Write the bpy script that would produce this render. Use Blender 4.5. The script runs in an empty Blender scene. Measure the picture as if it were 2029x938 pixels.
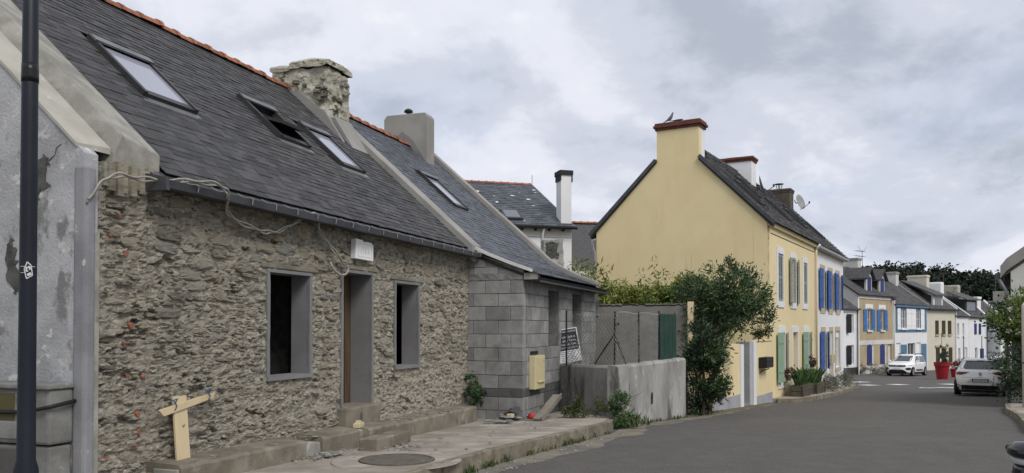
import bpy, math, random
from mathutils import Vector, Matrix, noise
R = math.radians
random.seed(7)
SC = bpy.context.scene
COL = SC.collection

# ------------------------------------------------------------------ camera
cam_d = bpy.data.cameras.new('camera')
cam_d.sensor_width = 36.0
cam_d.lens = 28.388
cam_d.shift_y = 0.0754
cam_d.clip_start = 0.05
cam_d.clip_end = 3000.0
cam = bpy.data.objects.new('camera', cam_d)
COL.objects.link(cam)
cam.location = (0, 0, 1.6)
cam.rotation_euler = (R(91.0), 0, 0)
SC.camera = cam

# ------------------------------------------------------------------ sky and sun
SUN_EL, SUN_AZ = 46.0, 146.0          # azimuth clockwise from the view direction (+Y)
W = bpy.data.worlds.new('World')
SC.world = W
W.use_nodes = True
wt = W.node_tree
wt.nodes.clear()
def wn(t, **k):
    n = wt.nodes.new(t)
    for a, b in k.items(): setattr(n, a, b)
    return n
def wl(a, b): wt.links.new(a, b)
def wmath(op, a, b=None, clamp=False):
    n = wn('ShaderNodeMath', operation=op); n.use_clamp = clamp
    for i, s in enumerate((a, b)):
        if s is None: continue
        if isinstance(s, (int, float)): n.inputs[i].default_value = s
        else: wl(s, n.inputs[i])
    return n.outputs[0]
sky = wn('ShaderNodeTexSky', sky_type='NISHITA')
sky.sun_disc = False
sky.sun_elevation = R(SUN_EL)
sky.sun_rotation = R(SUN_AZ)
sky.air_density = 1.2; sky.dust_density = 2.0
geo = wn('ShaderNodeTexCoord')
sep = wn('ShaderNodeSeparateXYZ'); wl(geo.outputs['Generated'], sep.inputs[0])
zz = wmath('ADD', wmath('MAXIMUM', sep.outputs[2], 0.0), 0.42)
cmb = wn('ShaderNodeCombineXYZ')
wl(wmath('DIVIDE', sep.outputs[0], zz), cmb.inputs[0]); wl(wmath('DIVIDE', sep.outputs[1], zz), cmb.inputs[1])
def wnoise(scale, det, rough, off, dist=0.0):
    mp = wn('ShaderNodeMapping'); mp.inputs['Location'].default_value = off
    wl(cmb.outputs[0], mp.inputs[0])
    n = wn('ShaderNodeTexNoise'); n.inputs['Scale'].default_value = scale; n.inputs['Detail'].default_value = det
    n.inputs['Roughness'].default_value = rough; n.inputs['Distortion'].default_value = dist
    wl(mp.outputs[0], n.inputs['Vector']); return n.outputs['Fac']
def wramp(fac, stops):
    r = wn('ShaderNodeValToRGB'); r.color_ramp.interpolation = 'EASE'
    els = r.color_ramp.elements
    while len(els) < len(stops): els.new(0.5)
    for e, (p, c) in zip(els, stops): e.position = p; e.color = (*c, 1)
    wl(fac, r.inputs[0]); return r.outputs[0]
K = 10.0
def kc(r, g, b): return (r * K, g * K, b * K)
broad = wnoise(1.35, 3, 0.5, (3.1, 1.7, 0.4), 0.15)
fine = wnoise(4.2, 9, 0.6, (0.3, 5.2, 2.0), 0.2)
cl = wmath('ADD', wmath('MULTIPLY', broad, 0.60), wmath('MULTIPLY', fine, 0.40))
cloud = wramp(cl, [(0.37, kc(.30, .33, .39)), (0.46, kc(.42, .445, .51)), (0.525, kc(.53, .545, .60)), (0.62, kc(.66, .67, .685))])
gap = wramp(wnoise(2.2, 8, 0.58, (7.7, 2.2, 1.0), 0.2), [(0.52, (0, 0, 0)), (0.72, (1, 1, 1))])
# more blue shows through low down, the cloud is thicker overhead
low = wramp(sep.outputs[2], [(0.02, (.85, .85, .85)), (0.30, (.12, .12, .12))])
mixg = wn('ShaderNodeMix', data_type='RGBA', blend_type='MULTIPLY'); mixg.inputs[0].default_value = 1
wl(gap, mixg.inputs[6]); wl(low, mixg.inputs[7])
blue = wn('ShaderNodeMix', data_type='RGBA'); blue.inputs[0].default_value = .75
wl(sky.outputs[0], blue.inputs[6]); blue.inputs[7].default_value = (*kc(.33, .42, .58), 1)
mixs = wn('ShaderNodeMix', data_type='RGBA')
wl(mixg.outputs[2], mixs.inputs[0]); wl(cloud, mixs.inputs[6]); wl(blue.outputs[2], mixs.inputs[7])
bg = wn('ShaderNodeBackground'); bg.inputs[1].default_value = 0.1
wl(mixs.outputs[2], bg.inputs[0])
wo = wn('ShaderNodeOutputWorld'); wl(bg.outputs[0], wo.inputs[0])

sd = bpy.data.lights.new('sun', 'SUN')
sd.energy = 1.5; sd.angle = R(25); sd.color = (1.0, .96, .90)
sun = bpy.data.objects.new('sun', sd); COL.objects.link(sun)
sun.location = (20, -20, 40)
sv = Vector((math.sin(R(SUN_AZ)) * math.cos(R(SUN_EL)), math.cos(R(SUN_AZ)) * math.cos(R(SUN_EL)), math.sin(R(SUN_EL))))
sun.rotation_euler = sv.to_track_quat('Z', 'Y').to_euler()
SC.view_settings.view_transform = 'Standard'
SC.view_settings.look = 'None'
SC.view_settings.exposure = 0.62
SC.view_settings.gamma = 1.0
SC.view_settings.use_curve_mapping = False

# ------------------------------------------------------------------ materials
def mat(name, c1, c2=None, scale=4.0, rough=.88, bump=0.0, bscale=30.0, stretch=(1, 1, 1), stain=None, stain2=None,
        isl=0.0, rnd=0.0, tints=None, metal=0.0, spec=.3, detail=8, coat=0.0, lo=.35, hi=.65, bstretch=None, bdist=.02):
    m = bpy.data.materials.new(name); m.use_nodes = True
    nt = m.node_tree; nd = nt.nodes; lk = nt.links.new
    bs = nd['Principled BSDF']
    bs.inputs['Roughness'].default_value = rough; bs.inputs['Metallic'].default_value = metal
    bs.inputs['Specular IOR Level'].default_value = spec
    if coat: bs.inputs['Coat Weight'].default_value = coat; bs.inputs['Coat Roughness'].default_value = .06
    tc = nd.new('ShaderNodeTexCoord')
    def nz(sc, st, det, off=0.0, rgh=.6):
        mp = nd.new('ShaderNodeMapping'); mp.inputs['Scale'].default_value = st; mp.inputs['Location'].default_value = (off, off * .7, off * .3)
        lk(tc.outputs['Object'], mp.inputs[0])
        n = nd.new('ShaderNodeTexNoise'); n.inputs['Scale'].default_value = sc; n.inputs['Detail'].default_value = det; n.inputs['Roughness'].default_value = rgh
        lk(mp.outputs[0], n.inputs['Vector']); return n.outputs['Fac']
    def ramp(f, a, b):
        r = nd.new('ShaderNodeMapRange'); r.inputs[1].default_value = a; r.inputs[2].default_value = b; r.interpolation_type = 'SMOOTHSTEP'
        lk(f, r.inputs[0]); return r.outputs[0]
    def mix(f, a, b, bt='MIX'):
        x = nd.new('ShaderNodeMix'); x.data_type = 'RGBA'; x.blend_type = bt
        for i, s in ((0, f), (6, a), (7, b)):
            if isinstance(s, (int, float)): x.inputs[i].default_value = s
            elif isinstance(s, tuple): x.inputs[i].default_value = (*s, 1)
            else: lk(s, x.inputs[i])
        return x.outputs[2]
    col = c1
    if tints:
        ge = nd.new('ShaderNodeNewGeometry'); oi = nd.new('ShaderNodeObjectInfo')
        ad = nd.new('ShaderNodeMath'); ad.operation = 'ADD'; lk(ge.outputs['Random Per Island'], ad.inputs[0]); lk(oi.outputs['Random'], ad.inputs[1])
        fr = nd.new('ShaderNodeMath'); fr.operation = 'FRACT'; lk(ad.outputs[0], fr.inputs[0])
        cr = nd.new('ShaderNodeValToRGB'); els = cr.color_ramp.elements
        while len(els) < len(tints): els.new(.5)
        for i, (e, c) in enumerate(zip(els, tints)): e.position = i / (len(tints) - 1); e.color = (*c, 1)
        lk(fr.outputs[0], cr.inputs[0]); col = cr.outputs[0]
    if c2: 
        f = ramp(nz(scale, stretch, detail), lo, hi)
        if tints:
            col = mix(f, col, mix(1.0, col, tuple(v for v in c2), 'MULTIPLY'))
        else: col = mix(f, col, c2)
    for k, st in enumerate((stain, stain2)):
        if st:
            c, sc, a, b, ss = st
            col = mix(ramp(nz(sc, ss, 7, 11.3 + 7 * k, .62), a, b), col, c)
    if (isl or rnd) and not tints:
        ge = nd.new('ShaderNodeNewGeometry'); oi = nd.new('ShaderNodeObjectInfo')
        ad = nd.new('ShaderNodeMath'); ad.operation = 'ADD'; lk(ge.outputs['Random Per Island'], ad.inputs[0]); lk(oi.outputs['Random'], ad.inputs[1])
        fr = nd.new('ShaderNodeMath'); fr.operation = 'FRACT'; lk(ad.outputs[0], fr.inputs[0])
        a = max(isl, rnd)
        mr = nd.new('ShaderNodeMapRange'); mr.inputs[3].default_value = 1 - a; mr.inputs[4].default_value = 1 + a
        lk(fr.outputs[0], mr.inputs[0])
        cb = nd.new('ShaderNodeCombineColor')
        for i in range(3): lk(mr.outputs[0], cb.inputs[i])
        col = mix(1.0, col, cb.outputs[0], 'MULTIPLY')
    if isinstance(col, tuple): bs.inputs['Base Color'].default_value = (*col, 1)
    else: lk(col, bs.inputs['Base Color'])
    if bump:
        b = nd.new('ShaderNodeBump'); b.inputs['Strength'].default_value = bump; b.inputs['Distance'].default_value = bdist
        lk(nz(bscale, bstretch or stretch, 10, 3.0, .68), b.inputs['Height']); lk(b.outputs[0], bs.inputs['Normal'])
    return m

M = {}
S1 = (1, 1, 1)
M['sand'] = mat('sand', (.215, .19, .145), (.14, .128, .105), 2.2, .95, .5, 60, stain=((.12, .115, .105), 1.6, .5, .66, S1), bdist=.008)
M['asphalt'] = mat('asphalt', (.086, .080, .073), (.102, .095, .087), 3.1, .9, .7, 150, stain=((.112, .103, .088), .30, .52, .74, S1), stain2=((.19, .18, .165), 48, .57, .66, S1), bdist=.008)
M['soil'] = mat('soil', (.16, .13, .09), (.10, .10, .05), 1.5, .95, .4, 20)
M['pavement'] = mat('pavement', (.33, .30, .255), (.225, .20, .168), 1.0, .9, .35, 50, stain=((.40, .37, .32), 1.7, .50, .68, (1, 1.6, 1)), stain2=((.12, .105, .085), 2.6, .60, .78, S1), bdist=.01)
M['kerb'] = mat('kerb', (.235, .205, .15), (.14, .125, .095), 5, .92, .5, 30, rnd=.14, stain=((.36, .34, .29), 3, .55, .7, S1))
M['ledge'] = mat('ledge', (.225, .20, .158), (.145, .13, .10), 3.0, .92, .5, 35, stain=((.30, .28, .23), 2.2, .55, .7, S1), stain2=((.07, .07, .055), 4, .60, .75, (1, 1, .5)))
M['mortar'] = mat('mortar', (.475, .435, .355), (.29, .265, .215), 10, .95, 1.0, 46, stretch=(1, 1, 1.7), stain=((.10, .09, .07), 9, .575, .66, (1, 1, 2.0)), stain2=((.60, .56, .47), 14, .54, .66, (1, 1, 1.7)), bdist=.05)  # dark stain paints the shade of crevices, pale stain the mortar ridges
M['stone'] = mat('stone', (.2, .18, .14), (.66, .65, .63), 12, .92, .8, 60, stretch=(1, 1, 2.4),
    tints=[(.33, .305, .24), (.38, .365, .315), (.48, .435, .34), (.25, .235, .195), (.43, .39, .295), (.34, .335, .29), (.53, .485, .385), (.30, .27, .21), (.41, .385, .325), (.41, .34, .25)],
    stain=((.56, .51, .42), 9, .60, .72, (1, 1, 1.5)), stain2=((.13, .118, .095), 11, .65, .74, (1, 1, 1.6)), bdist=.03)  # dark second stain puts crevice shade into the stone colour
M['brick_red'] = mat('brick_red', (.33, .125, .075), (.24, .10, .07), 18, .9, .5, 50)
M['slate'] = mat('slate', (.048, .048, .051), (.070, .069, .070), 9, .72, .35, 60, rnd=.34, spec=.3, stain=((.105, .10, .092), 1.1, .56, .85, (1, 1, 1)), stain2=((.14, .135, .12), 10, .70, .76, S1))
M['slate_blue'] = mat('slate_blue', (.060, .066, .079), (.083, .090, .104), 9, .56, .25, 60, rnd=.35, spec=.45)
M['slate_far'] = mat('slate_far', (.066, .065, .066), (.092, .09, .09), 3, .75, .25, 30, isl=.25, stain=((.13, .12, .10), .9, .58, .75, S1))
M['deck'] = mat('deck', (.03, .03, .032), rough=.9)
M['terracotta'] = mat('terracotta', (.36, .15, .085), (.25, .105, .065), 9, .85, .3, 40, rnd=.25, stain=((.22, .19, .13), 5, .62, .76, S1))
M['plaster_blue'] = mat('plaster_blue', (.45, .452, .462), (.30, .302, .31), 1.5, .92, .7, 34, stain=((.20, .20, .195), 2.6, .55, .64, (1, 1, .7)), stain2=((.56, .555, .52), 5.5, .58, .66, S1), detail=12)
M['plaster_strip'] = mat('plaster_strip', (.26, .262, .275), (.19, .192, .205), 2, .9, .3, 30, stain=((.50, .50, .48), 9, .64, .72, S1))
M['plaque_relief'] = mat('plaque_relief', (.66, .66, .65))
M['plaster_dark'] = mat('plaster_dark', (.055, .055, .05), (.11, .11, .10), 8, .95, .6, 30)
M['coping'] = mat('coping', (.36, .345, .305), (.23, .22, .195), 3, .93, .5, 40, stain=((.13, .125, .11), 4, .60, .75, S1), stain2=((.55, .54, .50), 7, .64, .75, S1))
M['coping_pale'] = mat('coping_pale', (.44, .42, .365), (.34, .325, .285), 2, .9, .2, 30, stain=((.62, .60, .53), 3, .6, .72, S1))
M['cement'] = mat('cement', (.30, .29, .265), (.245, .237, .22), 1.5, .9, .25, 30, stain=((.20, .195, .18), 2.3, .60, .8, (1, 1, .5)))
M['cement_new'] = mat('cement_new', (.205, .202, .202), (.17, .168, .168), 1.7, .9, .25, 30)
M['block'] = mat('block', (.285, .282, .272), (.215, .213, .208), 5, .95, .7, 70, rnd=.2, stain=((.155, .15, .14), 1.2, .56, .76, S1))
M['block_joint'] = mat('block_joint', (.25, .247, .235), (.17, .168, .16), 6, .95, .7, 50)
M['lowwall'] = mat('lowwall', (.37, .36, .345), (.23, .222, .21), 1.6, .93, .6, 30, stretch=(1, 1, .45), stain=((.10, .098, .088), 2.6, .53, .68, (1, 1, .30)), stain2=((.54, .53, .50), 6, .60, .72, (1, 1, .6)))
M['backwall'] = mat('backwall', (.25, .235, .21), (.18, .17, .15), 1.2, .93, .4, 22, stain=((.12, .115, .10), 2, .6, .75, S1))
M['chimney_lichen'] = mat('chimney_lichen', (.52, .50, .42), (.34, .325, .25), 5, .95, .9, 24, stain=((.09, .083, .06), 3.2, .56, .63, (1, 1, 1.6)), stain2=((.27, .25, .13), 6, .60, .70, S1), bdist=.05)
M['yellow'] = mat('yellow', (.75, .625, .365), (.72, .595, .34), .7, .9, .15, 40, stain=((.68, .55, .31), 1.1, .52, .75, (1, 1, .25)), stain2=((.77, .655, .40), .45, .5, .7, S1), bdist=.008)
M['yellow_pale'] = mat('yellow_pale', (.75, .63, .385), (.72, .60, .36), .8, .9, .15, 40, bdist=.008)
M['white'] = mat('white', (.74, .74, .74), (.68, .685, .70), .9, .85, .12, 40, stain=((.58, .57, .55), 1.1, .60, .85, (1, 1, .35)), bdist=.008)
M['white_clean'] = mat('white_clean', (.80, .80, .79), (.75, .75, .75), 1.5, .7)
M['white_dirty'] = mat('white_dirty', (.62, .61, .585), (.52, .51, .48), 1.0, .9, .2, 30, stain=((.36, .35, .32), 1.3, .58, .8, (1, 1, .4)))
M['plinth'] = mat('plinth', (.36, .365, .39), (.30, .305, .33), 1.5, .9, .2, 40, stain=((.24, .235, .20), 2, .58, .75, S1))
M['ochre'] = mat('ochre', (.42, .34, .225), (.38, .30, .195), .9, .92, .2, 30, stain=((.31, .25, .16), 1.1, .58, .78, (1, 1, .5)))
M['cream'] = mat('cream', (.60, .56, .465), (.56, .52, .43), .8, .9, .15, 30)
M['stone_trim'] = mat('stone_trim', (.50, .42, .28), (.42, .355, .24), 3, .9, .3, 30)
M['paint_blue'] = mat('paint_blue', (.030, .085, .28), (.045, .115, .34), 4, .55, .1, 20)
M['paint_navy'] = mat('paint_navy', (.012, .022, .13), (.018, .03, .16), 4, .5)
M['paint_mid'] = mat('paint_mid', (.035, .13, .34), (.05, .16, .40), 4, .55)
M['panel_blue'] = mat('panel_blue', (.10, .19, .29), (.08, .16, .25), 2, .8)
M['paint_green'] = mat('paint_green', (.265, .39, .285), (.23, .35, .255), 4, .6)
M['paint_greygreen'] = mat('paint_greygreen', (.235, .265, .24), (.28, .305, .275), 4, .65)
M['paint_brown'] = mat('paint_brown', (.045, .035, .018), (.06, .046, .025), 4, .7)
M['door_brown'] = mat('door_brown', (.115, .075, .042), (.075, .048, .028), 3, .75, .3, 20, stretch=(3, 3, .4))
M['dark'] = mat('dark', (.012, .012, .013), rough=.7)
M['black'] = mat('black', (.015, .015, .016), rough=.5)
M['black_gloss'] = mat('black_gloss', (.012, .013, .016), rough=.15, spec=.5)
M['glass'] = mat('glass', (.035, .042, .05), rough=.06, spec=.8)
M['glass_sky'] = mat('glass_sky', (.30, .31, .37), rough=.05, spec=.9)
M['glass_grey'] = mat('glass_grey', (.13, .14, .16), rough=.12, spec=.6)
M['frame_grey'] = mat('frame_grey', (.045, .045, .045), (.06, .06, .06), 6, .45, metal=.3)
M['flashing'] = mat('flashing', (.23, .23, .24), (.17, .17, .175), 3, .5, metal=.5)
M['zinc'] = mat('zinc', (.085, .088, .095), (.06, .062, .068), 3, .55, metal=.3)
M['zinc_pale'] = mat('zinc_pale', (.30, .30, .31), (.24, .24, .25), 2, .5, metal=.3)
M['lamp_paint'] = mat('lamp_paint', (.007, .009, .016), (.010, .013, .021), 3, .5, spec=.3)
M['tape'] = mat('tape', (.008, .008, .008), rough=.35)
M['sticker'] = mat('sticker', (.62, .62, .62), (.5, .5, .5), 30, .6)
M['cable'] = mat('cable', (.36, .34, .30), (.24, .23, .20), 12, .7)
M['cable_black'] = mat('cable_black', (.012, .012, .012), rough=.55)
M['timber'] = mat('timber', (.58, .475, .30), (.50, .40, .24), 3, .75, .2, 30, stretch=(1, 1, .2))
M['timber_old'] = mat('timber_old', (.22, .20, .17), (.14, .125, .10), 4, .9, .5, 30, stretch=(1, .3, 1))
M['rope_blue'] = mat('rope_blue', (.05, .11, .22), rough=.8)
M['cream_metal'] = mat('cream_metal', (.56, .49, .29), (.52, .45, .26), 4, .5)
M['meter'] = mat('meter', (.24, .24, .225), (.16, .16, .15), 3, .93, .4, 30, stain=((.09, .09, .08), 3, .56, .72, (1, 1, .4)), stain2=((.40, .40, .38), 6, .62, .72, S1))
M['meter_door'] = mat('meter_door', (.10, .095, .09), (.075, .07, .068), 4, .85, .3, 20)
M['olive'] = mat('olive', (.085, .075, .03), rough=.6)
M['sign_dark'] = mat('sign_dark', (.022, .024, .028), rough=.6)
M['sign_white'] = mat('sign_white', (.66, .66, .68), (.55, .55, .58), 6, .6)
M['green_board'] = mat('green_board', (.014, .042, .030), (.022, .055, .040), 3, .6, .3, 8)
M['wire'] = mat('wire', (.34, .35, .34), (.26, .27, .26), 5, .55, metal=.2)
M['post_black'] = mat('post_black', (.018, .02, .02), rough=.6)
M['rubble'] = mat('rubble', (.18, .175, .165), (.30, .29, .27), 12, .95, .6, 40, rnd=.35, isl=.3)
M['red_plastic'] = mat('red_plastic', (.27, .010, .016), (.24, .008, .013), 2, .42, spec=.45)
M['red_small'] = mat('red_small', (.38, .03, .03), rough=.5)
M['brick_dark'] = mat('brick_dark', (.145, .055, .038), (.10, .038, .028), 6, .9, .4, 30)
M['wood_dark'] = mat('wood_dark', (.105, .09, .068), (.07, .06, .045), 5, .9, .4, 30, stretch=(.3, 1, 1))
M['iron'] = mat('iron', (.14, .125, .10), (.10, .09, .075), 8, .8, .5, 40)
M['marking'] = mat('marking', (.80, .79, .77), (.62, .61, .59), 3, .85, .2, 60)
M['car_white'] = mat('car_white', (.86, .865, .86), rough=.28, spec=.5, coat=.7)
M['plastic_dark'] = mat('plastic_dark', (.018, .018, .019), rough=.65)
M['rubber'] = mat('rubber', (.014, .014, .014), rough=.85)
M['alloy'] = mat('alloy', (.42, .43, .44), rough=.35, metal=.7)
M['lamp_red'] = mat('lamp_red', (.16, .018, .02), rough=.18, spec=.6)
M['lamp_clear'] = mat('lamp_clear', (.45, .46, .47), rough=.15, spec=.6)
M['chrome'] = mat('chrome', (.55, .55, .56), rough=.2, metal=.9)
M['dish'] = mat('dish', (.30, .30, .295), (.25, .25, .25), 3, .5)
M['bird'] = mat('bird', (.10, .105, .12), (.16, .165, .18), 12, .8)
M['bird_dark'] = mat('bird_dark', (.016, .016, .018), rough=.7)
def leafmat(n, a, b, rough=.5): return mat(n, a, b, 1.2, rough, isl=.45, spec=.35, lo=.3, hi=.7)
M['leaf_laurel'] = leafmat('leaf_laurel', (.040, .072, .027), (.064, .104, .038), .42)
M['leaf_dark'] = leafmat('leaf_dark', (.019, .037, .018), (.028, .050, .024), .45)
M['leaf_bamboo'] = leafmat('leaf_bamboo', (.15, .19, .035), (.23, .25, .055))
M['leaf_hedge'] = leafmat('leaf_hedge', (.105, .165, .036), (.15, .20, .05))
M['leaf_green'] = leafmat('leaf_green', (.045, .095, .028), (.065, .115, .035))
M['leaf_grey'] = leafmat('leaf_grey', (.12, .125, .095), (.19, .19, .155), .8)
M['leaf_pine'] = leafmat('leaf_pine', (.010, .018, .010), (.016, .026, .013), .8)
M['leaf_weed'] = leafmat('leaf_weed', (.055, .085, .025), (.10, .11, .04))
M['leaf_straw'] = leafmat('leaf_straw', (.26, .20, .08), (.20, .15, .06), .8)
M['petal'] = leafmat('petal', (.62, .64, .52), (.72, .72, .64), .7)
M['petal_red'] = leafmat('petal_red', (.20, .03, .045), (.13, .025, .035), .6)
M['bark'] = mat('bark', (.09, .07, .05), (.06, .048, .035), 9, .95, .6, 30)

# ------------------------------------------------------------------ mesh helpers
class B:
    def __init__(s): s.v = []; s.f = []
    def add(s, vs, fs):
        o = len(s.v); s.v += [tuple(p) for p in vs]; s.f += [tuple(i + o for i in f) for f in fs]; return s
    def box(s, x0, x1, y0, y1, z0, z1):
        return s.add([(x0, y0, z0), (x1, y0, z0), (x1, y1, z0), (x0, y1, z0), (x0, y0, z1), (x1, y0, z1), (x1, y1, z1), (x0, y1, z1)],
                     [(0, 3, 2, 1), (4, 5, 6, 7), (0, 1, 5, 4), (1, 2, 6, 5), (2, 3, 7, 6), (3, 0, 4, 7)])
    def obox(s, c, ax, ay, az):                      # centre and three half-axes
        c, ax, ay, az = Vector(c), Vector(ax), Vector(ay), Vector(az)
        P = [c + i * ax + j * ay + k * az for k in (-1, 1) for i, j in ((-1, -1), (1, -1), (1, 1), (-1, 1))]
        return s.add(P, [(0, 3, 2, 1), (4, 5, 6, 7), (0, 1, 5, 4), (1, 2, 6, 5), (2, 3, 7, 6), (3, 0, 4, 7)])
    def prism(s, poly, axis, a, b):                  # 2-D outline extruded along an axis
        def P(p, t): return {'x': (t, p[0], p[1]), 'y': (p[0], t, p[1]), 'z': (p[0], p[1], t)}[axis]
        n = len(poly)
        return s.add([P(p, a) for p in poly] + [P(p, b) for p in poly],
                     [tuple(range(n - 1, -1, -1)), tuple(range(n, 2 * n))] + [(i, (i + 1) % n, n + (i + 1) % n, n + i) for i in range(n)])
    def quad(s, *p): return s.add(p, [tuple(range(len(p)))])
    def tube(s, pts, r, n=6, cap=True):
        pts = [Vector(p) for p in pts]; m = len(pts)
        rr = r if isinstance(r, (list, tuple)) else [r] * m
        vs = []; up = None
        for i, p in enumerate(pts):
            d = (pts[min(i + 1, m - 1)] - pts[max(i - 1, 0)]).normalized()
            if up is None: up = d.orthogonal().normalized()
            up = (up - d * up.dot(d))
            up = up.normalized() if up.length > 1e-6 else d.orthogonal().normalized()
            w = d.cross(up)
            vs += [p + rr[i] * (math.cos(2 * math.pi * k / n) * up + math.sin(2 * math.pi * k / n) * w) for k in range(n)]
        fs = [(i * n + k, i * n + (k + 1) % n, (i + 1) * n + (k + 1) % n, (i + 1) * n + k) for i in range(m - 1) for k in range(n)]
        if cap: fs += [tuple(range(n - 1, -1, -1)), tuple((m - 1) * n + k for k in range(n))]
        return s.add(vs, fs)
    def lathe(s, prof, c=(0, 0, 0), n=16):
        vs = [(c[0] + r * math.cos(2 * math.pi * k / n), c[1] + r * math.sin(2 * math.pi * k / n), c[2] + z) for r, z in prof for k in range(n)]
        m = len(prof)
        fs = [(i * n + k, i * n + (k + 1) % n, (i + 1) * n + (k + 1) % n, (i + 1) * n + k) for i in range(m - 1) for k in range(n)]
        fs += [tuple(range(n - 1, -1, -1)), tuple((m - 1) * n + k for k in range(n))]
        return s.add(vs, fs)
    def build(s, name, m, parent=None, smooth=False, bevel=0.0, label=None, stuff=False, loc=None, rot=None):
        me = bpy.data.meshes.new(name); me.from_pydata(s.v, [], s.f); me.update()
        if smooth: me.polygons.foreach_set('use_smooth', [True] * len(me.polygons))
        me.materials.append(M[m] if isinstance(m, str) else m)
        o = bpy.data.objects.new(name, me); COL.objects.link(o)
        if parent: o.parent = parent
        if loc: o.location = loc
        if rot: o.rotation_euler = rot
        if bevel:
            md = o.modifiers.new('bevel', 'BEVEL'); md.width = bevel; md.segments = 2; md.limit_method = 'ANGLE'
        if label: o['label'] = label
        if stuff: o['kind'] = 'stuff'
        return o
def bx(name, m, parent, x0, x1, y0, y1, z0, z1, bevel=0.0, label=None):
    return B().box(x0, x1, y0, y1, z0, z1).build(name, m, parent, bevel=bevel, label=label)
def tag(o, label, cat, group=None):
    o['label'] = label; o['category'] = cat
    if group: o['group'] = group
    return o
def thing(name, label, cat, loc=(0, 0, 0), rz=0.0, group=None):
    o = bpy.data.objects.new(name, None); COL.objects.link(o); o.empty_display_size = .3
    o.location = loc; o.rotation_euler = (0, 0, rz)
    return tag(o, label, cat, group)
def structure(o): o['kind'] = 'structure'; return o
def frame(name, label, cat, x, y, az, group=None, z=0.0):   # local x runs along the street front, the front faces local -y
    return thing(name, label, cat, (x, y, z), R(90 - az), group)
def inst(o, name, parent, mtx):                             # one more object on the same mesh
    c = bpy.data.objects.new(name, o if isinstance(o, bpy.types.Mesh) else o.data); COL.objects.link(c); c.parent = parent; c.matrix_local = mtx; return c
def mesh_of(b, name, m, smooth=False):
    me = bpy.data.meshes.new(name); me.from_pydata(b.v, [], b.f); me.update(); me.materials.append(M[m])
    if smooth: me.polygons.foreach_set('use_smooth', [True] * len(me.polygons))
    return me
def text(name, s, size, m, parent, mtx, ext=.002, align='CENTER', label=None):
    cu = bpy.data.curves.new(name, 'FONT'); cu.body = s; cu.size = size; cu.extrude = ext; cu.align_x = align; cu.align_y = 'CENTER'
    tmp = bpy.data.objects.new(name, cu); COL.objects.link(tmp); me = bpy.data.meshes.new_from_object(tmp); bpy.data.objects.remove(tmp); me.materials.clear(); me.materials.append(M[m])
    o = bpy.data.objects.new(name, me); COL.objects.link(o); o.parent = parent; o.matrix_local = mtx
    if label: o['label'] = label
    return o
def lerp(a, b, t): return a + (b - a) * t
def fbm(x, y, z=0.0, o=4): return noise.fractal(Vector((x, y, z)), 1.0, 2.0, o)

PTS = [(-60, .3), (0, 0), (8, -.06), (15, -.25), (22, -.58), (30, -.99), (45, -1.52), (61, -2.02), (100, -3.0), (900, -18)]
def G(Y):                                                   # the street falls away gently
    def lin(y):
        for (a, b), (c, d) in zip(PTS, PTS[1:]):
            if y <= c: return b + (d - b) * (y - a) / (c - a)
        return PTS[-1][1]
    return sum(lin(Y + o) for o in (-3, -1.5, 0, 1.5, 3)) / 5

def leaves(b, n, samp, ln, wd, up=.3, droop=0.0):            # n leaf-shaped quads scattered by samp()
    rnd = random.random
    for _ in range(n):
        p, out = samp()
        d = Vector((rnd() - .5, rnd() - .5, rnd() - .5)).normalized() * .9 + out * .7 + Vector((0, 0, up - droop))
        d.normalize()
        s = d.cross(Vector((rnd() - .5, rnd() - .5, rnd() - .5)))
        if s.length < 1e-3: continue
        s.normalize(); L = ln * (.65 + .7 * rnd()); w = wd * (.7 + .6 * rnd())
        nrm = d.cross(s)
        a = p; c = p + d * L + nrm * (L * -.12)
        m = p + d * L * .45 + nrm * (L * .05)
        b.add([a, m + s * w * .5, c, m - s * w * .5], [(0, 1, 2, 3)])
def blob(c, r, clumps, spread=.42, shell=.55):               # sampler: leaf clumps through an ellipsoid, open between them
    c = Vector(c); cs = []
    for _ in range(clumps):
        v = Vector((random.gauss(0, 1), random.gauss(0, 1), random.gauss(0, 1))).normalized() * (shell - .15 + (1.30 - shell) * random.random())
        cs.append(Vector((v.x * r[0], v.y * r[1], v.z * r[2])))
    k = spread * min(r)
    def f():
        q = random.choice(cs)
        o = Vector((random.gauss(0, 1), random.gauss(0, 1), random.gauss(0, 1))) * k * .5
        p = q + o
        return c + p, (p.normalized() if p.length > 1e-4 else Vector((0, 0, 1)))
    return f
def wall_sheet(b, x0, x1, z0, z1, ops, t=.22, y=0.0):        # a wall face at y with openings and their reveals
    xs = sorted({x0, x1, *[o[0] for o in ops], *[o[1] for o in ops]}); zs = sorted({z0, z1, *[o[2] for o in ops], *[o[3] for o in ops]})
    for xa, xb in zip(xs, xs[1:]):
        run = None
        for za, zb in zip(zs, zs[1:]):
            hole = any(o[0] - 1e-6 <= xa and xb <= o[1] + 1e-6 and o[2] - 1e-6 <= za and zb <= o[3] + 1e-6 for o in ops)
            if not hole: b.quad((xa, y, za), (xb, y, za), (xb, y, zb), (xa, y, zb))
    for a, c, d, e in ops:
        b.quad((a, y, d), (a, y + t, d), (a, y + t, e), (a, y, e)); b.quad((c, y, d), (c, y, e), (c, y + t, e), (c, y + t, d))
        b.quad((a, y, e), (a, y + t, e), (c, y + t, e), (c, y, e)); b.quad((a, y, d), (c, y, d), (c, y + t, d), (a, y + t, d))
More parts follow.
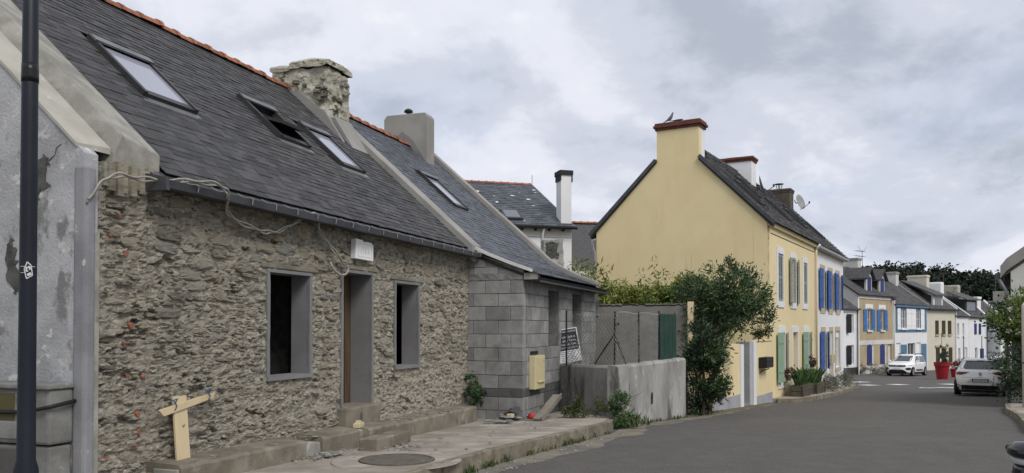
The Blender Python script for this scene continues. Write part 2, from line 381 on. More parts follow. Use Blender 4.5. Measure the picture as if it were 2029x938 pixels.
# ------------------------------------------------------------------ ground, road, pavements
def sheet(name, m, xs_of, ys, dz, nx=14):
    b = B(); vs = []
    for y in ys:
        a, c = xs_of(y)
        vs += [(lerp(a, c, i / nx), y, G(y) + dz) for i in range(nx + 1)]
    n = nx + 1
    b.add(vs, [(j * n + i, j * n + i + 1, (j + 1) * n + i + 1, (j + 1) * n + i) for j in range(len(ys) - 1) for i in range(nx)])
    return structure(b.build(name, m, None, True))
YS = [-55 + 5 * i for i in range(10)] + [-4 + 1.5 * i for i in range(80)] + [120 + 20 * i for i in range(40)]
sheet('ground', 'soil', lambda y: (-420, 620), YS, -.03, 30)
RY = [-25 + 1.0 * i for i in range(130)]
def piece(tbl, y):
    for (a, b), (c, d) in zip(tbl, tbl[1:]):
        if y <= c: return b + (d - b) * (y - a) / (c - a)
    return tbl[-1][1]
RL = [(-60, -12), (0, -5), (9, -2.5), (14, 0), (18, 2), (25, 6), (40, 14), (50, 20), (64, 26), (80, 42), (110, 78)]
RR = [(-60, 9), (0, 9), (15, 11), (19, 13), (23, 16), (31, 25), (45, 36), (60, 46), (80, 62), (110, 92)]
sheet('road', 'asphalt', lambda y: (piece(RL, y), piece(RR, y)), RY, 0.0, 26)

def slab(name, m, poly, dz, depth=.35):                    # pavement slab that follows the slope of the street
    b = B(); n = len(poly)
    b.add([(x, y, G(y) + dz) for x, y in poly] + [(x, y, G(y) + dz - depth) for x, y in poly],
          [tuple(range(n)), tuple(range(2 * n - 1, n - 1, -1))] + [(i, n + i, n + (i + 1) % n, (i + 1) % n) for i in range(n)])
    return structure(b.build(name, m))
KL = [(-5.6, -4.0), (-4.1, 0.0), (-2.62, 4.2), (-.76, 9.0), (-.22, 10.25), (.84, 12.3), (1.70, 14.1), (1.86, 14.75)]
def kerb(parent, line, length, dz, w=.13, rise=.012):
    seg = 0
    for (x0, y0), (x1, y1) in zip(line, line[1:]):
        L = math.hypot(x1 - x0, y1 - y0); n = max(1, round(L / length)); dx, dy = (x1 - x0) / L, (y1 - y0) / L
        nx, ny = -dy, dx
        for i in range(n):
            a = L * i / n + .006; c = L * (i + 1) / n - .006
            b = B(); o = random.uniform(-.006, .006)
            P = []
            for t, s in ((a, 0), (c, 0), (c, 1), (a, 1)):
                px = x0 + dx * t + nx * (s * w + o); py = y0 + dy * t + ny * (s * w + o); P.append((px, py))
            vs = [(px, py, G(py) - .25) for px, py in P] + [(px + (nx * .018 if k < 2 else 0), py + (ny * .018 if k < 2 else 0), G(py) + dz + rise + random.uniform(-.006, .004)) for k, (px, py) in enumerate(P)]
            b.add(vs, [(0, 3, 2, 1), (4, 5, 6, 7), (0, 1, 5, 4), (1, 2, 6, 5), (2, 3, 7, 6), (3, 0, 4, 7)])
            b.build('kerb_stone', 'kerb', parent, bevel=.012)
def offset(line, w):
    out = []
    for i, (x, y) in enumerate(line):
        a = line[max(i - 1, 0)]; c = line[min(i + 1, len(line) - 1)]
        L = math.hypot(c[0] - a[0], c[1] - a[1]); out.append((x - (c[1] - a[1]) / L * w, y + (c[0] - a[0]) / L * w))
    return out
inner = offset(KL, .13)
pave = slab('pavement', 'pavement', inner + [(1.9, 15.6), (1.0, 17.6), (-.2, 16.8), (-1.4, 15.4), (-4.6, 6.5), (-9, -4)], .18)
kerb(pave, KL, .95, .18)
rs_ = random.Random(17)
edge = [(-5.55, -4.0), (-4.05, 0.0), (-2.57, 4.2), (-.70, 9.0), (-.17, 10.25), (.89, 12.3), (1.76, 14.1), (2.10, 15.35), (3.95, 18.05), (5.6, 21.0), (8.1, 25.4)]
far = [(x + .38 + .28 * fbm(x * 1.3, y * .8, 2.0), y - .20 + .15 * fbm(x, y, 5.0)) for x, y in (Vector(edge[i]).lerp(Vector(edge[i + 1]), k / 6) for i in range(len(edge) - 1) for k in range(6))]
b = B(); P_ = [tuple(Vector(edge[i]).lerp(Vector(edge[i + 1]), k / 6)) for i in range(len(edge) - 1) for k in range(6)]
b.v = [(x, y, G(y) + .004) for x, y in P_] + [(x, y, G(y) + .003) for x, y in far]; n_ = len(P_)
b.f = [(i, n_ + i, n_ + i + 1, i + 1) for i in range(n_ - 1)]
structure(b.build('road_edge', 'sand'))

# ------------------------------------------------------------------ the row of old houses on the left: local x along the street, front at y = 0
LX, LY, LAZ = -.855, 15.39, 19.2
LM = Matrix.Translation((LX, LY, 0)) @ Matrix.Rotation(R(90 - LAZ), 4, 'Z')
def lw(u, y, z=0.0): return LM @ Vector((u, y, z))
CAML = LM.inverted() @ Vector((0, 0, 1.6))
def rz(y): return 3.08 + .903 * (y + .1)

def slates(parent, x0, x1, prof, expo, width, mname, holes=(), camp=None, nparts=300, th=.009):
    acc = [0.0]
    for (a, b), (c, d) in zip(prof, prof[1:]): acc.append(acc[-1] + math.hypot(c - a, d - b))
    def at(s):
        for i in range(len(prof) - 1):
            if s <= acc[i + 1] or i == len(prof) - 2:
                t = (s - acc[i]) / (acc[i + 1] - acc[i]); a, b = prof[i], prof[i + 1]
                L = acc[i + 1] - acc[i]
                return lerp(a[0], b[0], t), lerp(a[1], b[1], t), (b[0] - a[0]) / L, (b[1] - a[1]) / L
    um = B().box(-.5, .5, 0, 1, 0, 1)
    items = []
    k = 0; s = 0.0
    while s < acc[-1] - expo * .3:
        y, z, ty, tz = at(s); T = Vector((0, ty, tz)); N = Vector((0, -tz, ty))
        x = x0 - (width * .5 if k % 2 else 0) - random.random() * .02
        while x < x1:
            w = width * random.uniform(.92, 1.08)
            a = max(x, x0); c = min(x + w, x1); x += w
            if c - a < .03: continue
            xm = (a + c) / 2
            if any(h[0] < xm < h[1] and h[2] < y < h[3] for h in holes): continue
            L = expo * 1.9
            lift = .015 + random.uniform(-.003, .005)
            rot = random.gauss(0, .008)
            X = Vector((c - a - .005, 0, 0)) + T * (c - a) * rot
            Y = T * L - N * (lift - .003) - Vector((1, 0, 0)) * L * rot
            O = Vector((xm, y, z)) + N * lift - T * random.uniform(0, .006)
            m = Matrix((X, Y, N * th)).transposed().to_4x4(); m.translation = O
            items.append(((O - camp).length if camp else 0, m))
        s += expo; k += 1
    items.sort(key=lambda q: q[0])
    me = mesh_of(um, 'slate', mname)
    for d, m in items[:nparts]: inst(me, 'slate', parent, m)
    b = B()
    for d, m in items[nparts:]: b.add([m @ Vector(v) for v in um.v], um.f)
    if b.v: b.build('slates', mname, parent, stuff=True)

# --- stone house
sh = frame('stone_house', 'old rubble stone house with bare masonry front, slate roof and three roof windows', 'house', LX, LY, LAZ)
W1 = (-6.2, -5.36, 1.02, 2.26); D1 = (-4.55, -3.75, .50, 2.37); W2 = (-2.99, -2.19, 1.0, 2.30)
OPS = (W1, D1, W2)
def in_op(x, z, g=.05): return any(o[0] - g < x < o[1] + g and o[2] - g < z < o[3] + g for o in OPS)
def jut(x, z):                                              # relief of the bared masonry
    f = fbm(x * 2.1, z * 5.0, 1.3, 5)
    g = fbm(x * 5.5, z * 13.0, 8.1, 4)
    d = -.012 - .022 * f - .026 * g - .015 * (1 - 2.2 * abs(fbm(x * 8 + .8 * f, z * 15, 2.0, 3))) - .010 * fbm(x * 17, z * 44, 5.0, 2)
    if f > .34 and g > .05: d += .075 * min(1, (f - .34) * 5)
    if -8.10 < x < -8.035: d += .03
    return d
st = .018
b = B(); idx = {}
nx = int(8.72 / st); nz = int(3.30 / st)
for j in range(nz):
    for i in range(nx):
        x = -8.70 + i * st; z = -.25 + j * st
        if in_op(x + st / 2, z + st / 2, .03): continue
        q = []
        for (a, c) in ((i, j), (i + 1, j), (i + 1, j + 1), (i, j + 1)):
            if (a, c) not in idx:
                X = -8.70 + a * st; Z = -.25 + c * st
                idx[(a, c)] = len(b.v); b.v.append((X + .008 * fbm(X * 9, Z * 9, 3), jut(X, Z), Z + .008 * fbm(X * 9, Z * 9, 6)))
            q.append(idx[(a, c)])
        b.f.append(tuple(q))
front = b.build('front_wall', 'mortar', sh)
def stone_proto(sd):
    rs = random.Random(sd); b = B(); n = 11; ph = rs.random() * 6
    cen = (rs.uniform(-.15, .15), rs.uniform(-.15, .15))
    rads = []
    for k in range(n):
        a = 2 * math.pi * (k + rs.uniform(-.25, .25)) / n
        ca, sa = math.cos(a), math.sin(a)
        r = 1 / (abs(ca) ** 5 + abs(sa) ** 5) ** .2 * rs.uniform(.68, 1.0)
        rads.append((ca * r * .5, sa * r * .5))
    for sc, y in ((1.0, .25), (.95, -.62), (.66, -.80)):
        b.v += [(x * sc * (rs.uniform(.9, 1.05) if y < 0 else 1), y + (rs.uniform(-.36, .30) if y < 0 else 0), z * sc * (rs.uniform(.88, 1.06) if y < 0 else 1)) for x, z in rads]
    b.v.append((cen[0], -.85 + rs.uniform(-.25, .12), cen[1]))
    for i in range(2): b.f += [(i * n + k, i * n + (k + 1) % n, (i + 1) * n + (k + 1) % n, (i + 1) * n + k) for k in range(n)]
    b.f += [(2 * n + k, 2 * n + (k + 1) % n, 3 * n) for k in range(n)]
    return b
PROTO = [stone_proto(100 + i) for i in range(36)]
PMESH = [mesh_of(p, 'stone', 'stone') for p in PROTO]
rs = random.Random(5)
items = []
def region(x, z):                                          # where whole stones read: mostly the upper right of the front
    return (x + 6.4) / 3.2 * .55 + (z - 1.2) * .30 + .55 * fbm(x * .55, z * .8, 9.0, 2)
for fine in (False, True):
    z = .20
    while z < 3.02:
        h = rs.choice((.022, .026, .03, .036, .042, .05, .06)) if fine else rs.choice((.05, .06, .075, .09, .11, .14))
        x = -8.64
        while x < -.03:
            ln = h * rs.uniform(2.0, 7.0) if fine else h * rs.uniform(1.3, 3.6)
            ln = min(ln, .40)
            xm = x + ln / 2; zm = z + h / 2 + .025 * fbm(x * .8, z * 2.0, 4.4, 2)
            x += ln + rs.uniform(.004, .03)
            if any(o[0] - .05 - ln * .46 < xm < o[1] + .05 + ln * .46 and o[2] - .07 - h * .4 < zm < o[3] + .07 + h * .4 for o in OPS): continue
            if xm + ln / 2 > -.01 or (-8.07 - ln / 2 < xm < -8.07 + ln / 2): continue
            q = region(xm, zm)
            if fine and q > .08 and rs.random() < .85: continue
            if not fine and q < .02 and rs.random() < .90: continue
            p = .34 if fine else .14
            if zm < .95 and xm > -3.6: p = .86                 # here the old render still clings
            elif xm < -8.07: p = .60
            elif zm < .95: p = .50
            if rs.random() < p: continue
            if zm > 3.0: continue
            hh = h * rs.uniform(.86, 1.10)
            dep = rs.uniform(.018, .042) if fine else rs.uniform(.022, .048)
            m = Matrix.Translation((xm, jut(xm, zm) * .6 - .002 + rs.uniform(-.004, .016), zm)) @ Matrix.Rotation(rs.gauss(0, .06), 4, 'Y') @ Matrix.Rotation(rs.gauss(0, .10), 4, 'X') @ Matrix.Diagonal((ln * 1.02, dep, hh * 1.06, 1))
            sz = ln * hh / (m.translation - CAML).length_squared
            items.append((sz, rs.randrange(36), m))
        z += h + rs.uniform(.0, .012)
items.sort(key=lambda q: -q[0])
for s_, k, m in items[:300]: inst(PMESH[k], 'stone', sh, m)
b = B()
for s_, k, m in items[300:]: b.add([m @ Vector(v) for v in PROTO[k].v], PROTO[k].f)
b.build('small_stones', 'stone', sh, stuff=True)
for (x, z, w, h, a) in ((-8.46, 2.62, .17, .06, .1), (-8.56, 2.44, .10, .05, .2), (-8.37, 2.29, .10, .10, .3), (-8.26, 1.83, .05, .06, .4), (-8.33, 1.62, .09, .13, .5), (-8.38, 1.46, .12, .05, .1),
                        (-8.30, 1.16, .13, .06, -.3), (-8.17, 1.14, .10, .06, .2), (-8.22, .79, .08, .11, .5), (-8.20, .62, .05, .16, .1), (-8.26, .5, .1, .03, 0), (-8.56, .42, .09, .05, .2)):
    m = Matrix.Translation((x, jut(x, z) - .012, z)) @ Matrix.Rotation(-a, 4, 'Y') @ Matrix.Diagonal((w * .7, .018, h * .62, 1))
    bb = B().add([m @ Vector(v) for v in PROTO[int(abs(x * 97)) % 36].v], PROTO[0].f); bb.build('brick', 'brick_red', sh, label='broken red brick showing in the grey masonry')
# back, sides, floor and a partition, painted dark so the rooms behind the openings look unlit
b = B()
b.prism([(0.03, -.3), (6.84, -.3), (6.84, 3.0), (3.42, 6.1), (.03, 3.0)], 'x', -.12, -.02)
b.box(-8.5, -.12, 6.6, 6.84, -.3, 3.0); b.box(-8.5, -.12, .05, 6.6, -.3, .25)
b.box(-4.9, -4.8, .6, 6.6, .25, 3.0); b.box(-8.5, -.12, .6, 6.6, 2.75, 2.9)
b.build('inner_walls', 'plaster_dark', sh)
gw = B().prism([(-.045, -.4), (6.84, -.4), (6.84, 3.0), (3.42, rz(3.42) - .02), (-.045, rz(-.045) + .0)], 'x', -8.86, -8.71).build('gable_wall', 'plaster_blue', sh)
B().box(-8.885, -8.77, -.10, .05, -.4, 3.02).build('corner_strip', 'plaster_strip', sh, bevel=.03)
bx('render_edge', 'coping', sh, -8.765, -8.70, -.060, -.02, -.2, 2.45)
def ragged(pts, n, jit, sd):
    rs = random.Random(sd); out = []
    for (a, b), (c, d) in zip(pts, pts[1:] + pts[:1]):
        for i in range(n): out.append((lerp(a, c, i / n) + rs.uniform(-jit, jit), lerp(b, d, i / n) + rs.uniform(-jit, jit)))
    return out
for k, pts in enumerate(([(.64, 3.0), (.50, 3.08), (.40, 3.12), (.34, 3.06), (.40, 2.98), (.36, 2.86), (.46, 2.80), (.50, 2.70), (.62, 2.66)], [(.86, 2.34), (.78, 2.42), (.74, 2.28), (.72, 2.12), (.68, 1.96), (.74, 1.90), (.84, 2.06)])):
    B().prism(ragged(pts, 4, .028, k), 'x', -8.868, -8.855).build('bared_patch', 'plaster_dark', gw)
B().tube([(-8.862, .22, 3.22), (-8.862, .27, 3.19), (-8.862, .29, 3.13), (-8.862, .36, 3.08)], [.003, .005, .004, .006], 5).build('crack', 'plaster_dark', gw)
# raised gable coping
def slope_prism(sec, y0, y1, extra=0.0):
    b = B(); n = len(sec)
    vs = [(x, y0, rz(y0) + h) for x, h in sec] + [(x, y1, rz(y1) + h) for x, h in sec]
    return b.add(vs, [tuple(range(n)), tuple(range(2 * n - 1, n - 1, -1))] + [(i, n + i, n + (i + 1) % n, (i + 1) % n) for i in range(n)])
cp = slope_prism([(-8.52, -.16), (-8.50, .03), (-8.41, .225), (-7.93, .125), (-7.93, -.16)], -.01, 3.44)
cp.build('coping', 'coping', sh, bevel=.012)
slope_prism([(-8.875, -.012), (-8.875, .022), (-8.50, .045), (-8.50, -.012)], .03, 3.44).build('weathering', 'coping_pale', sh)
b = B()
for i in range(14):
    x = -8.66 + i * .048
    b.box(x, x + .07, -.05 - random.random() * .05, .08, 2.90 - random.random() * .1, 3.08 + random.random() * .05)
b.build('corbel_stones', 'stone', sh)
# roof
B().prism([(-.05, rz(-.05) - .03), (3.42, rz(3.42) - .03), (7.0, rz(-.16) - .03), (7.0, rz(-.16) - .13), (3.42, rz(3.42) - .15), (-.03, rz(-.05) - .09)], 'x', -7.95, -.16).build('roof_deck', 'deck', sh)
SK = ((-6.93, -6.03, 1.20, 2.05), (-4.06, -3.24, 1.38, 2.15), (-2.60, -1.78, 1.22, 2.07))
holes = [(a - .02, c + .02, y0 - .06, y1 + .06) for a, c, y0, y1 in SK]
slates(sh, -7.94, -.2, [(-.085, rz(-.085)), (3.40, rz(3.40))], .112, .235, 'slate', holes, CAML)
def skylight(parent, a, c, y0, y1, pane, open_=False):
    Np = Vector((0, -.903, 1)).normalized(); T = Vector((0, 1, .903)).normalized(); X = Vector((1, 0, 0))
    w = c - a; L = (y1 - y0) * math.hypot(1, .903)
    O = Vector((a + w / 2, (y0 + y1) / 2, rz((y0 + y1) / 2)))
    f = B(); e = .055
    f.obox(O + X * (-w / 2 + e / 2) + Np * .03, X * e / 2, T * L / 2, Np * .06); f.obox(O + X * (w / 2 - e / 2) + Np * .03, X * e / 2, T * L / 2, Np * .06)
    f.obox(O - T * (L / 2 - .05) + Np * .02, X * (w / 2 - e), T * .05, Np * .05); f.obox(O + T * (L / 2 - .05) + Np * .035, X * (w / 2 - e), T * .05, Np * .06)
    s = f.build('skylight', 'frame_grey', parent)
    B().obox(O - T * (L / 2 + .055) + Np * .018, X * (w / 2 + .03), T * .055, Np * .006).build('flashing', 'flashing', s)
    B().obox(O + T * (L / 2 - .10) + Np * .10, X * (w / 2 + .01), T * .06, Np * .012).build('top_cover', 'flashing', s)
    if not open_:
        B().obox(O - T * .03 + Np * .055, X * (w / 2 - e - .002), T * (L / 2 - .13), Np * .005).build('pane', pane, s)
    else:
        B().obox(O - Np * .10, X * (w / 2 - e - .002), T * (L / 2 - .11), Np * .005).build('opening_shade', 'dark', s)  # dark sheet paints the shade of the opening under the sash
        q = Matrix.Rotation(R(-25), 3, 'X')                   # the sash pivots about its middle
        T2 = q @ T; N2 = q @ Np
        b = B()
        for sg in (-1, 1):
            b.obox(O + X * sg * (w / 2 - e - .03) + Np * .06, X * .028, T2 * (L / 2 - .12), N2 * .025)
            b.obox(O + T2 * sg * (L / 2 - .15) + Np * .06, X * (w / 2 - e - .06), T2 * .03, N2 * .025)
        sa = b.build('sash', 'frame_grey', s)
        B().obox(O + Np * .065, X * (w / 2 - e - .062), T2 * (L / 2 - .185), N2 * .005).build('pane', 'glass', s)
    return s
skylight(sh, *SK[0], 'glass_sky'); skylight(sh, *SK[1], 'glass', True); skylight(sh, *SK[2], 'glass_sky')
# ridge tiles
def ridge_tile_mesh(name, m, ln=.37, r=.125):
    b = B(); n = 8
    for (x0, x1, rr) in ((0, ln, r), (ln - .055, ln + .02, r + .022)):
        vs = []
        for x in (x0, x1):
            for q in (rr, rr - .018):
                vs += [(x, q * math.cos(math.pi * k / n) * .95, q * math.sin(math.pi * k / n) * .8) for k in range(n + 1)]
        k1 = n + 1
        fs = []
        for k in range(n):
            fs += [(k, k + 1, 2 * k1 + k + 1, 2 * k1 + k), (k1 + k, 3 * k1 + k, 3 * k1 + k + 1, k1 + k + 1), (k, k1 + k, k1 + k + 1, k + 1), (2 * k1 + k, 2 * k1 + k + 1, 3 * k1 + k + 1, 3 * k1 + k)]
        b.add(vs, fs)
    return mesh_of(b, name, m)
RT = ridge_tile_mesh('ridge_tile', 'terracotta')
def ridge(parent, x0, x1, y, z, me=RT, ln=.37):
    x = x0
    while x < x1 - .1:
        inst(me, 'ridge_tile', parent, Matrix.Translation((x, y + random.uniform(-.008, .008), z + random.uniform(-.006, .012))) @ Matrix.Rotation(random.gauss(0, .02), 4, 'Y')); x += ln
ridge(sh, -8.4, -.95, 3.42, rz(3.42) - .03)
# gutter with its hooks
gt = B().prism([(-.04, 3.115), (-.20, 2.995), (-.285, 2.945), (-.30, 3.0), (-.315, 3.0), (-.30, 2.925), (-.20, 2.93), (-.02, 2.95), (-.02, 3.06)], 'x', -8.12, .03).build('gutter', 'zinc', sh)
hk = B().tube([(0, -.315, 2.94), (0, -.326, 3.0), (0, -.30, 3.015), (.0, -.22, 3.02), (0, -.12, 3.07)], .007, 5)
hm = mesh_of(hk, 'gutter_hook', 'zinc_pale')
for i in range(19): inst(hm, 'gutter_hook', sh, Matrix.Translation((-7.75 + i * .425, 0, 0)))
B().prism([(-.31, 2.90), (-.02, 2.90), (-.02, 3.08), (-.30, 3.02)], 'x', -8.17, -8.125).build('gutter_end', 'zinc', sh)
# linings of the openings
for o, nm in ((W1, 'window_surround'), (D1, 'door_surround'), (W2, 'window_surround')):
    a, c, d, e = o; b = B(); q = .048
    dp_ = {W1: .24, D1: .32, W2: .27}[o]; [b.prism(ragged([(x0, z0), (x1, z0), (x1, z1), (x0, z1)], 9, .006, int(x0 * 100)), 'y', -.042, -.012) for x0, x1, z0, z1 in ((a - q, a + .004, d, e), (c - .004, c + q, d, e))]; b.box(a - q * .6, a, -.011, dp_, d, e); b.box(c, c + q * .6, -.011, dp_, d, e); b.box(a - q, c + q, -.044, dp_, e, e + q * .8)
    if nm == 'window_surround': b.box(a - q, c + q, -.060, dp_, d - q, d)
    b.build(nm, 'cement_new', sh, bevel=.008)
    B().box(a - .14, c + .20, -.040, .1, e + q + .001, e + q + .060).build('lintel', 'ledge', sh, bevel=.01)
dl = bx('door', 'door_brown', sh, D1[0] + .002, D1[1] - .002, .325, .37, .50, 2.37)
b = B()
for i in range(1, 5): b.box(D1[0] + i * .16 - .004, D1[0] + i * .16 + .004, .320, .327, .52, 2.35)
b.build('board_joints', 'dark', dl)
bx('threshold', 'ledge', sh, -4.66, -3.70, -.16, .322, .05, .50, .015)
pl = B().prism([(-4.36, 2.57), (-3.85, 2.565), (-3.85, 2.79), (-3.90, 2.825), (-4.05, 2.83), (-4.12, 2.815), (-4.17, 2.845), (-4.34, 2.85)], 'y', -.115, -.03).build('date_plaque', 'white_clean', sh, bevel=.006, label='white stone plaque with a worn date over the door')
b = B(); fr_ = ((-4.29, -3.90, 2.605, 2.613), (-4.29, -3.90, 2.782, 2.790), (-4.29, -4.282, 2.605, 2.79), (-3.908, -3.90, 2.605, 2.79))
for q in fr_: b.box(q[0], q[1], -.119, -.112, q[2], q[3])
b.build('border', 'plaque_relief', pl)
text('lettering', '1901', .14, 'plaque_relief', pl, Matrix.Translation((-4.095, -.1165, 2.695)) @ Matrix.Rotation(R(90), 4, 'X'), .003)
# chimney of the stone house
def rough_box(b, x0, x1, y0, y1, z0, z1, st, amp, fr):
    def face(o, du, dv, nu, nv, N):
        base = len(b.v)
        for j in range(nv + 1):
            for i in range(nu + 1):
                p = o + du * (i / nu) + dv * (j / nv)
                b.v.append(tuple(p + Vector((fbm(p.x * fr, p.y * fr, p.z * fr * 1.6, 4), fbm(p.x * fr + 9, p.y * fr, p.z * fr * 1.6, 4), fbm(p.x * fr, p.y * fr + 5, p.z * fr, 3))) * amp))
        for j in range(nv):
            for i in range(nu):
                a = base + j * (nu + 1) + i; b.f.append((a, a + 1, a + nu + 2, a + nu + 1))
    dx, dy, dz = x1 - x0, y1 - y0, z1 - z0
    nx, ny, nz = max(1, int(dx / st)), max(1, int(dy / st)), max(1, int(dz / st))
    V = Vector
    face(V((x0, y0, z0)), V((dx, 0, 0)), V((0, 0, dz)), nx, nz, 0); face(V((x0, y1, z0)), V((dx, 0, 0)), V((0, 0, dz)), nx, nz, 0)
    face(V((x0, y0, z0)), V((0, dy, 0)), V((0, 0, dz)), ny, nz, 0); face(V((x1, y0, z0)), V((0, dy, 0)), V((0, 0, dz)), ny, nz, 0)
    face(V((x0, y0, z1)), V((dx, 0, 0)), V((0, dy, 0)), nx, ny, 0)
b = B(); rough_box(b, -.92, -.12, 2.52, 3.74, 5.3, 6.62, .05, .055, 3.0)
ch = b.build('chimney', 'chimney_lichen', sh, label='old chimney stack with peeling lichen-covered render')
for (x0, x1, y0, y1, z0, z1) in ((-.98, -.08, 2.46, 3.33, 6.63, 6.80), (-.96, -.10, 3.35, 3.80, 6.61, 6.74)):
    b = B(); rough_box(b, x0, x1, y0, y1, z0, z1, .08, .035, 2.5)
    for i, v in enumerate(b.v):
        f = min(1, (v[1] - 2.4) / .25); g = min(1, (v[0] + 1.0) / .12, ( -.02 - v[0]) / .3); b.v[i] = (v[0], v[1], v[2] - (.09 * (1 - max(0, min(f, g))) if v[2] > z0 + .08 else 0))
    b.build('cap_stone', 'chimney_lichen', ch)
rs = random.Random(3)
for i in range(13):
    if i < 8: x, y = -.945, rs.uniform(2.55, 3.25); sx, sy = .05, rs.uniform(.10, .22)
    else: x, y = rs.uniform(-.85, -.2), 2.495; sx, sy = rs.uniform(.1, .2), .05
    z = rs.uniform(5.95, 6.45); k = rs.randrange(36)
    m = Matrix.Translation((x, y, z)) @ Matrix.Rotation(R(-90) if i < 8 else 0, 4, 'Z') @ Matrix.Diagonal((max(sx, sy), .05, rs.uniform(.06, .10), 1))
    inst(PMESH[k], 'stone', ch, m)
B().prism([(2.1, rz(2.1) + .02), (2.50, rz(2.5) + .26), (3.05, rz(3.05) + .20), (3.3, rz(3.3) + .03)], 'x', -1.0, -.93).build('mortar_fillet', 'cement', ch)
B().prism([(2.02, rz(2.02) + .03), (2.44, rz(2.44) + .30), (2.44, rz(2.44) - .1)], 'x', -.80, -.16).build('mortar_fillet', 'cement', ch)
# the raised coping between the two roofs
def path_prism(x0, x1, line, lift, depth):
    b = B(); n = len(line)
    for x in (x0, x1):
        b.v += [(x, y, z + lift) for y, z in line] + [(x, y, z - depth) for y, z in line]
    m = 2 * n
    for i in range(n - 1):
        b.f += [(i, i + 1, m + i + 1, m + i), (n + i, m + n + i, m + n + i + 1, n + i + 1), (i, n + i, n + i + 1, i + 1), (m + i, m + i + 1, m + n + i + 1, m + n + i)]
    b.f += [(0, m, m + n, n), (n - 1, 2 * n - 1, m + 2 * n - 1, m + n - 1)]
    return b
path_prism(-.20, .20, [(-.20, rz(-.2)), (2.6, rz(2.6))], .17, .15).build('coping', 'cement', sh, bevel=.012, label='raised cement coping dividing the two slate roofs')
# cables across the front
cb = thing('electric_cable', 'loose grey twin cable looping along the stone wall under the gutter', 'cable', tuple(lw(-8.7, -.1, 2.7)), R(90 - LAZ))
base = Vector((-8.7, -.1, 2.7))
def smooth(pts, n=6):
    out = []
    P = [Vector(p) for p in pts]
    for i in range(len(P) - 1):
        p0, p1, p2, p3 = P[max(i - 1, 0)], P[i], P[i + 1], P[min(i + 2, len(P) - 1)]
        for k in range(n):
            t = k / n
            out.append(.5 * ((2 * p1) + (p2 - p0) * t + (2 * p0 - 5 * p1 + 4 * p2 - p3) * t * t + (3 * p1 - p0 - 3 * p2 + p3) * t ** 3))
    return out + [P[-1]]
cpts = [(-8.88, -.10, 2.68), (-8.78, -.13, 2.84), (-8.63, -.14, 2.95), (-8.38, -.16, 2.97), (-8.1, -.20, 2.985), (-7.85, -.34, 3.02), (-7.55, -.38, 3.03), (-7.36, -.36, 2.97), (-7.1, -.14, 2.83), (-6.8, -.12, 2.74), (-6.45, -.11, 2.70), (-6.2, -.11, 2.72), (-5.95, -.13, 2.82), (-5.75, -.20, 2.95),
        (-5.58, -.24, 3.0), (-5.42, -.20, 2.95), (-5.28, -.12, 2.83), (-5.0, -.11, 2.66), (-4.72, -.11, 2.50), (-4.62, -.12, 2.46)]
for k in range(2):
    B().tube([Vector(p) - base + Vector((0, -.012 * k, .022 * k + .012 * math.sin(i * .9 + k * 2))) for i, p in enumerate(smooth(cpts))], .0105, 6).build('strand', 'cable', cb, True)
B().tube([Vector(p) - base for p in smooth([(-4.62, -.12, 2.46), (-4.58, -.13, 2.40), (-4.66, -.14, 2.33), (-4.80, -.14, 2.31), (-4.92, -.13, 2.36), (-4.97, -.11, 2.43), (-4.95, -.08, 2.47)])], .017, 6).build('coil', 'cable', cb, True)

# ------------------------------------------------------------------ block-built house
bh = frame('block_house', 'house being rebuilt in bare grey concrete blocks under a bluish slate roof', 'house', LX, LY, LAZ)
FV = 1.13
JZ = [-.45, -.2, .05, .3, .46, .71, .97, 1.22, 1.48, 1.74, 2.0, 2.24, 2.49, 2.74, 2.96]
O1 = (1.60, 2.40, 1.12, 2.38); O2 = (3.50, 4.36, -.3, 2.38)
b = B()
wall_sheet(b, .015, 5.80, -.5, 2.66, (O1, O2), .22, -FV + .012)
b.quad((.012, -FV + .012, -.5), (.012, 0, -.5), (.012, 0, 3.06), (.012, -FV + .012, 2.64))
b.prism([(-FV + .02, -.5), (6.8, -.5), (6.8, 3.0), (3.42, 6.05), (0, 3.0), (-FV + .02, 2.6)], 'x', 5.62, 5.80)
b.box(.02, 5.6, 6.7, 6.9, -.4, 3.0); b.box(.02, 5.6, -FV + .25, 6.6, -.45, -.30); b.box(.3, 5.6, 2.0, 2.1, -.3, 3.0)
b.build('wall_core', 'block_joint', bh)
rs = random.Random(11)
def block(x0, x1, y0, y1, z0, z1, damp=False):
    g = .0045
    b = B().box(x0 + (g if x1 - x0 > .05 else 0), x1 - (g if x1 - x0 > .05 else 0), y0 + (g if y1 - y0 > .05 else 0), y1 - (g if y1 - y0 > .05 else 0), z0 + g, z1 - g)
    o = b.build('block', 'block_damp' if damp else 'block', bh); 
    md = o.modifiers.new('bevel', 'BEVEL'); md.width = .006; md.segments = 1
M['block_damp'] = mat('block_damp', (.10, .10, .10), (.08, .08, .08), 5, .95, .5, 70, rnd=.12)
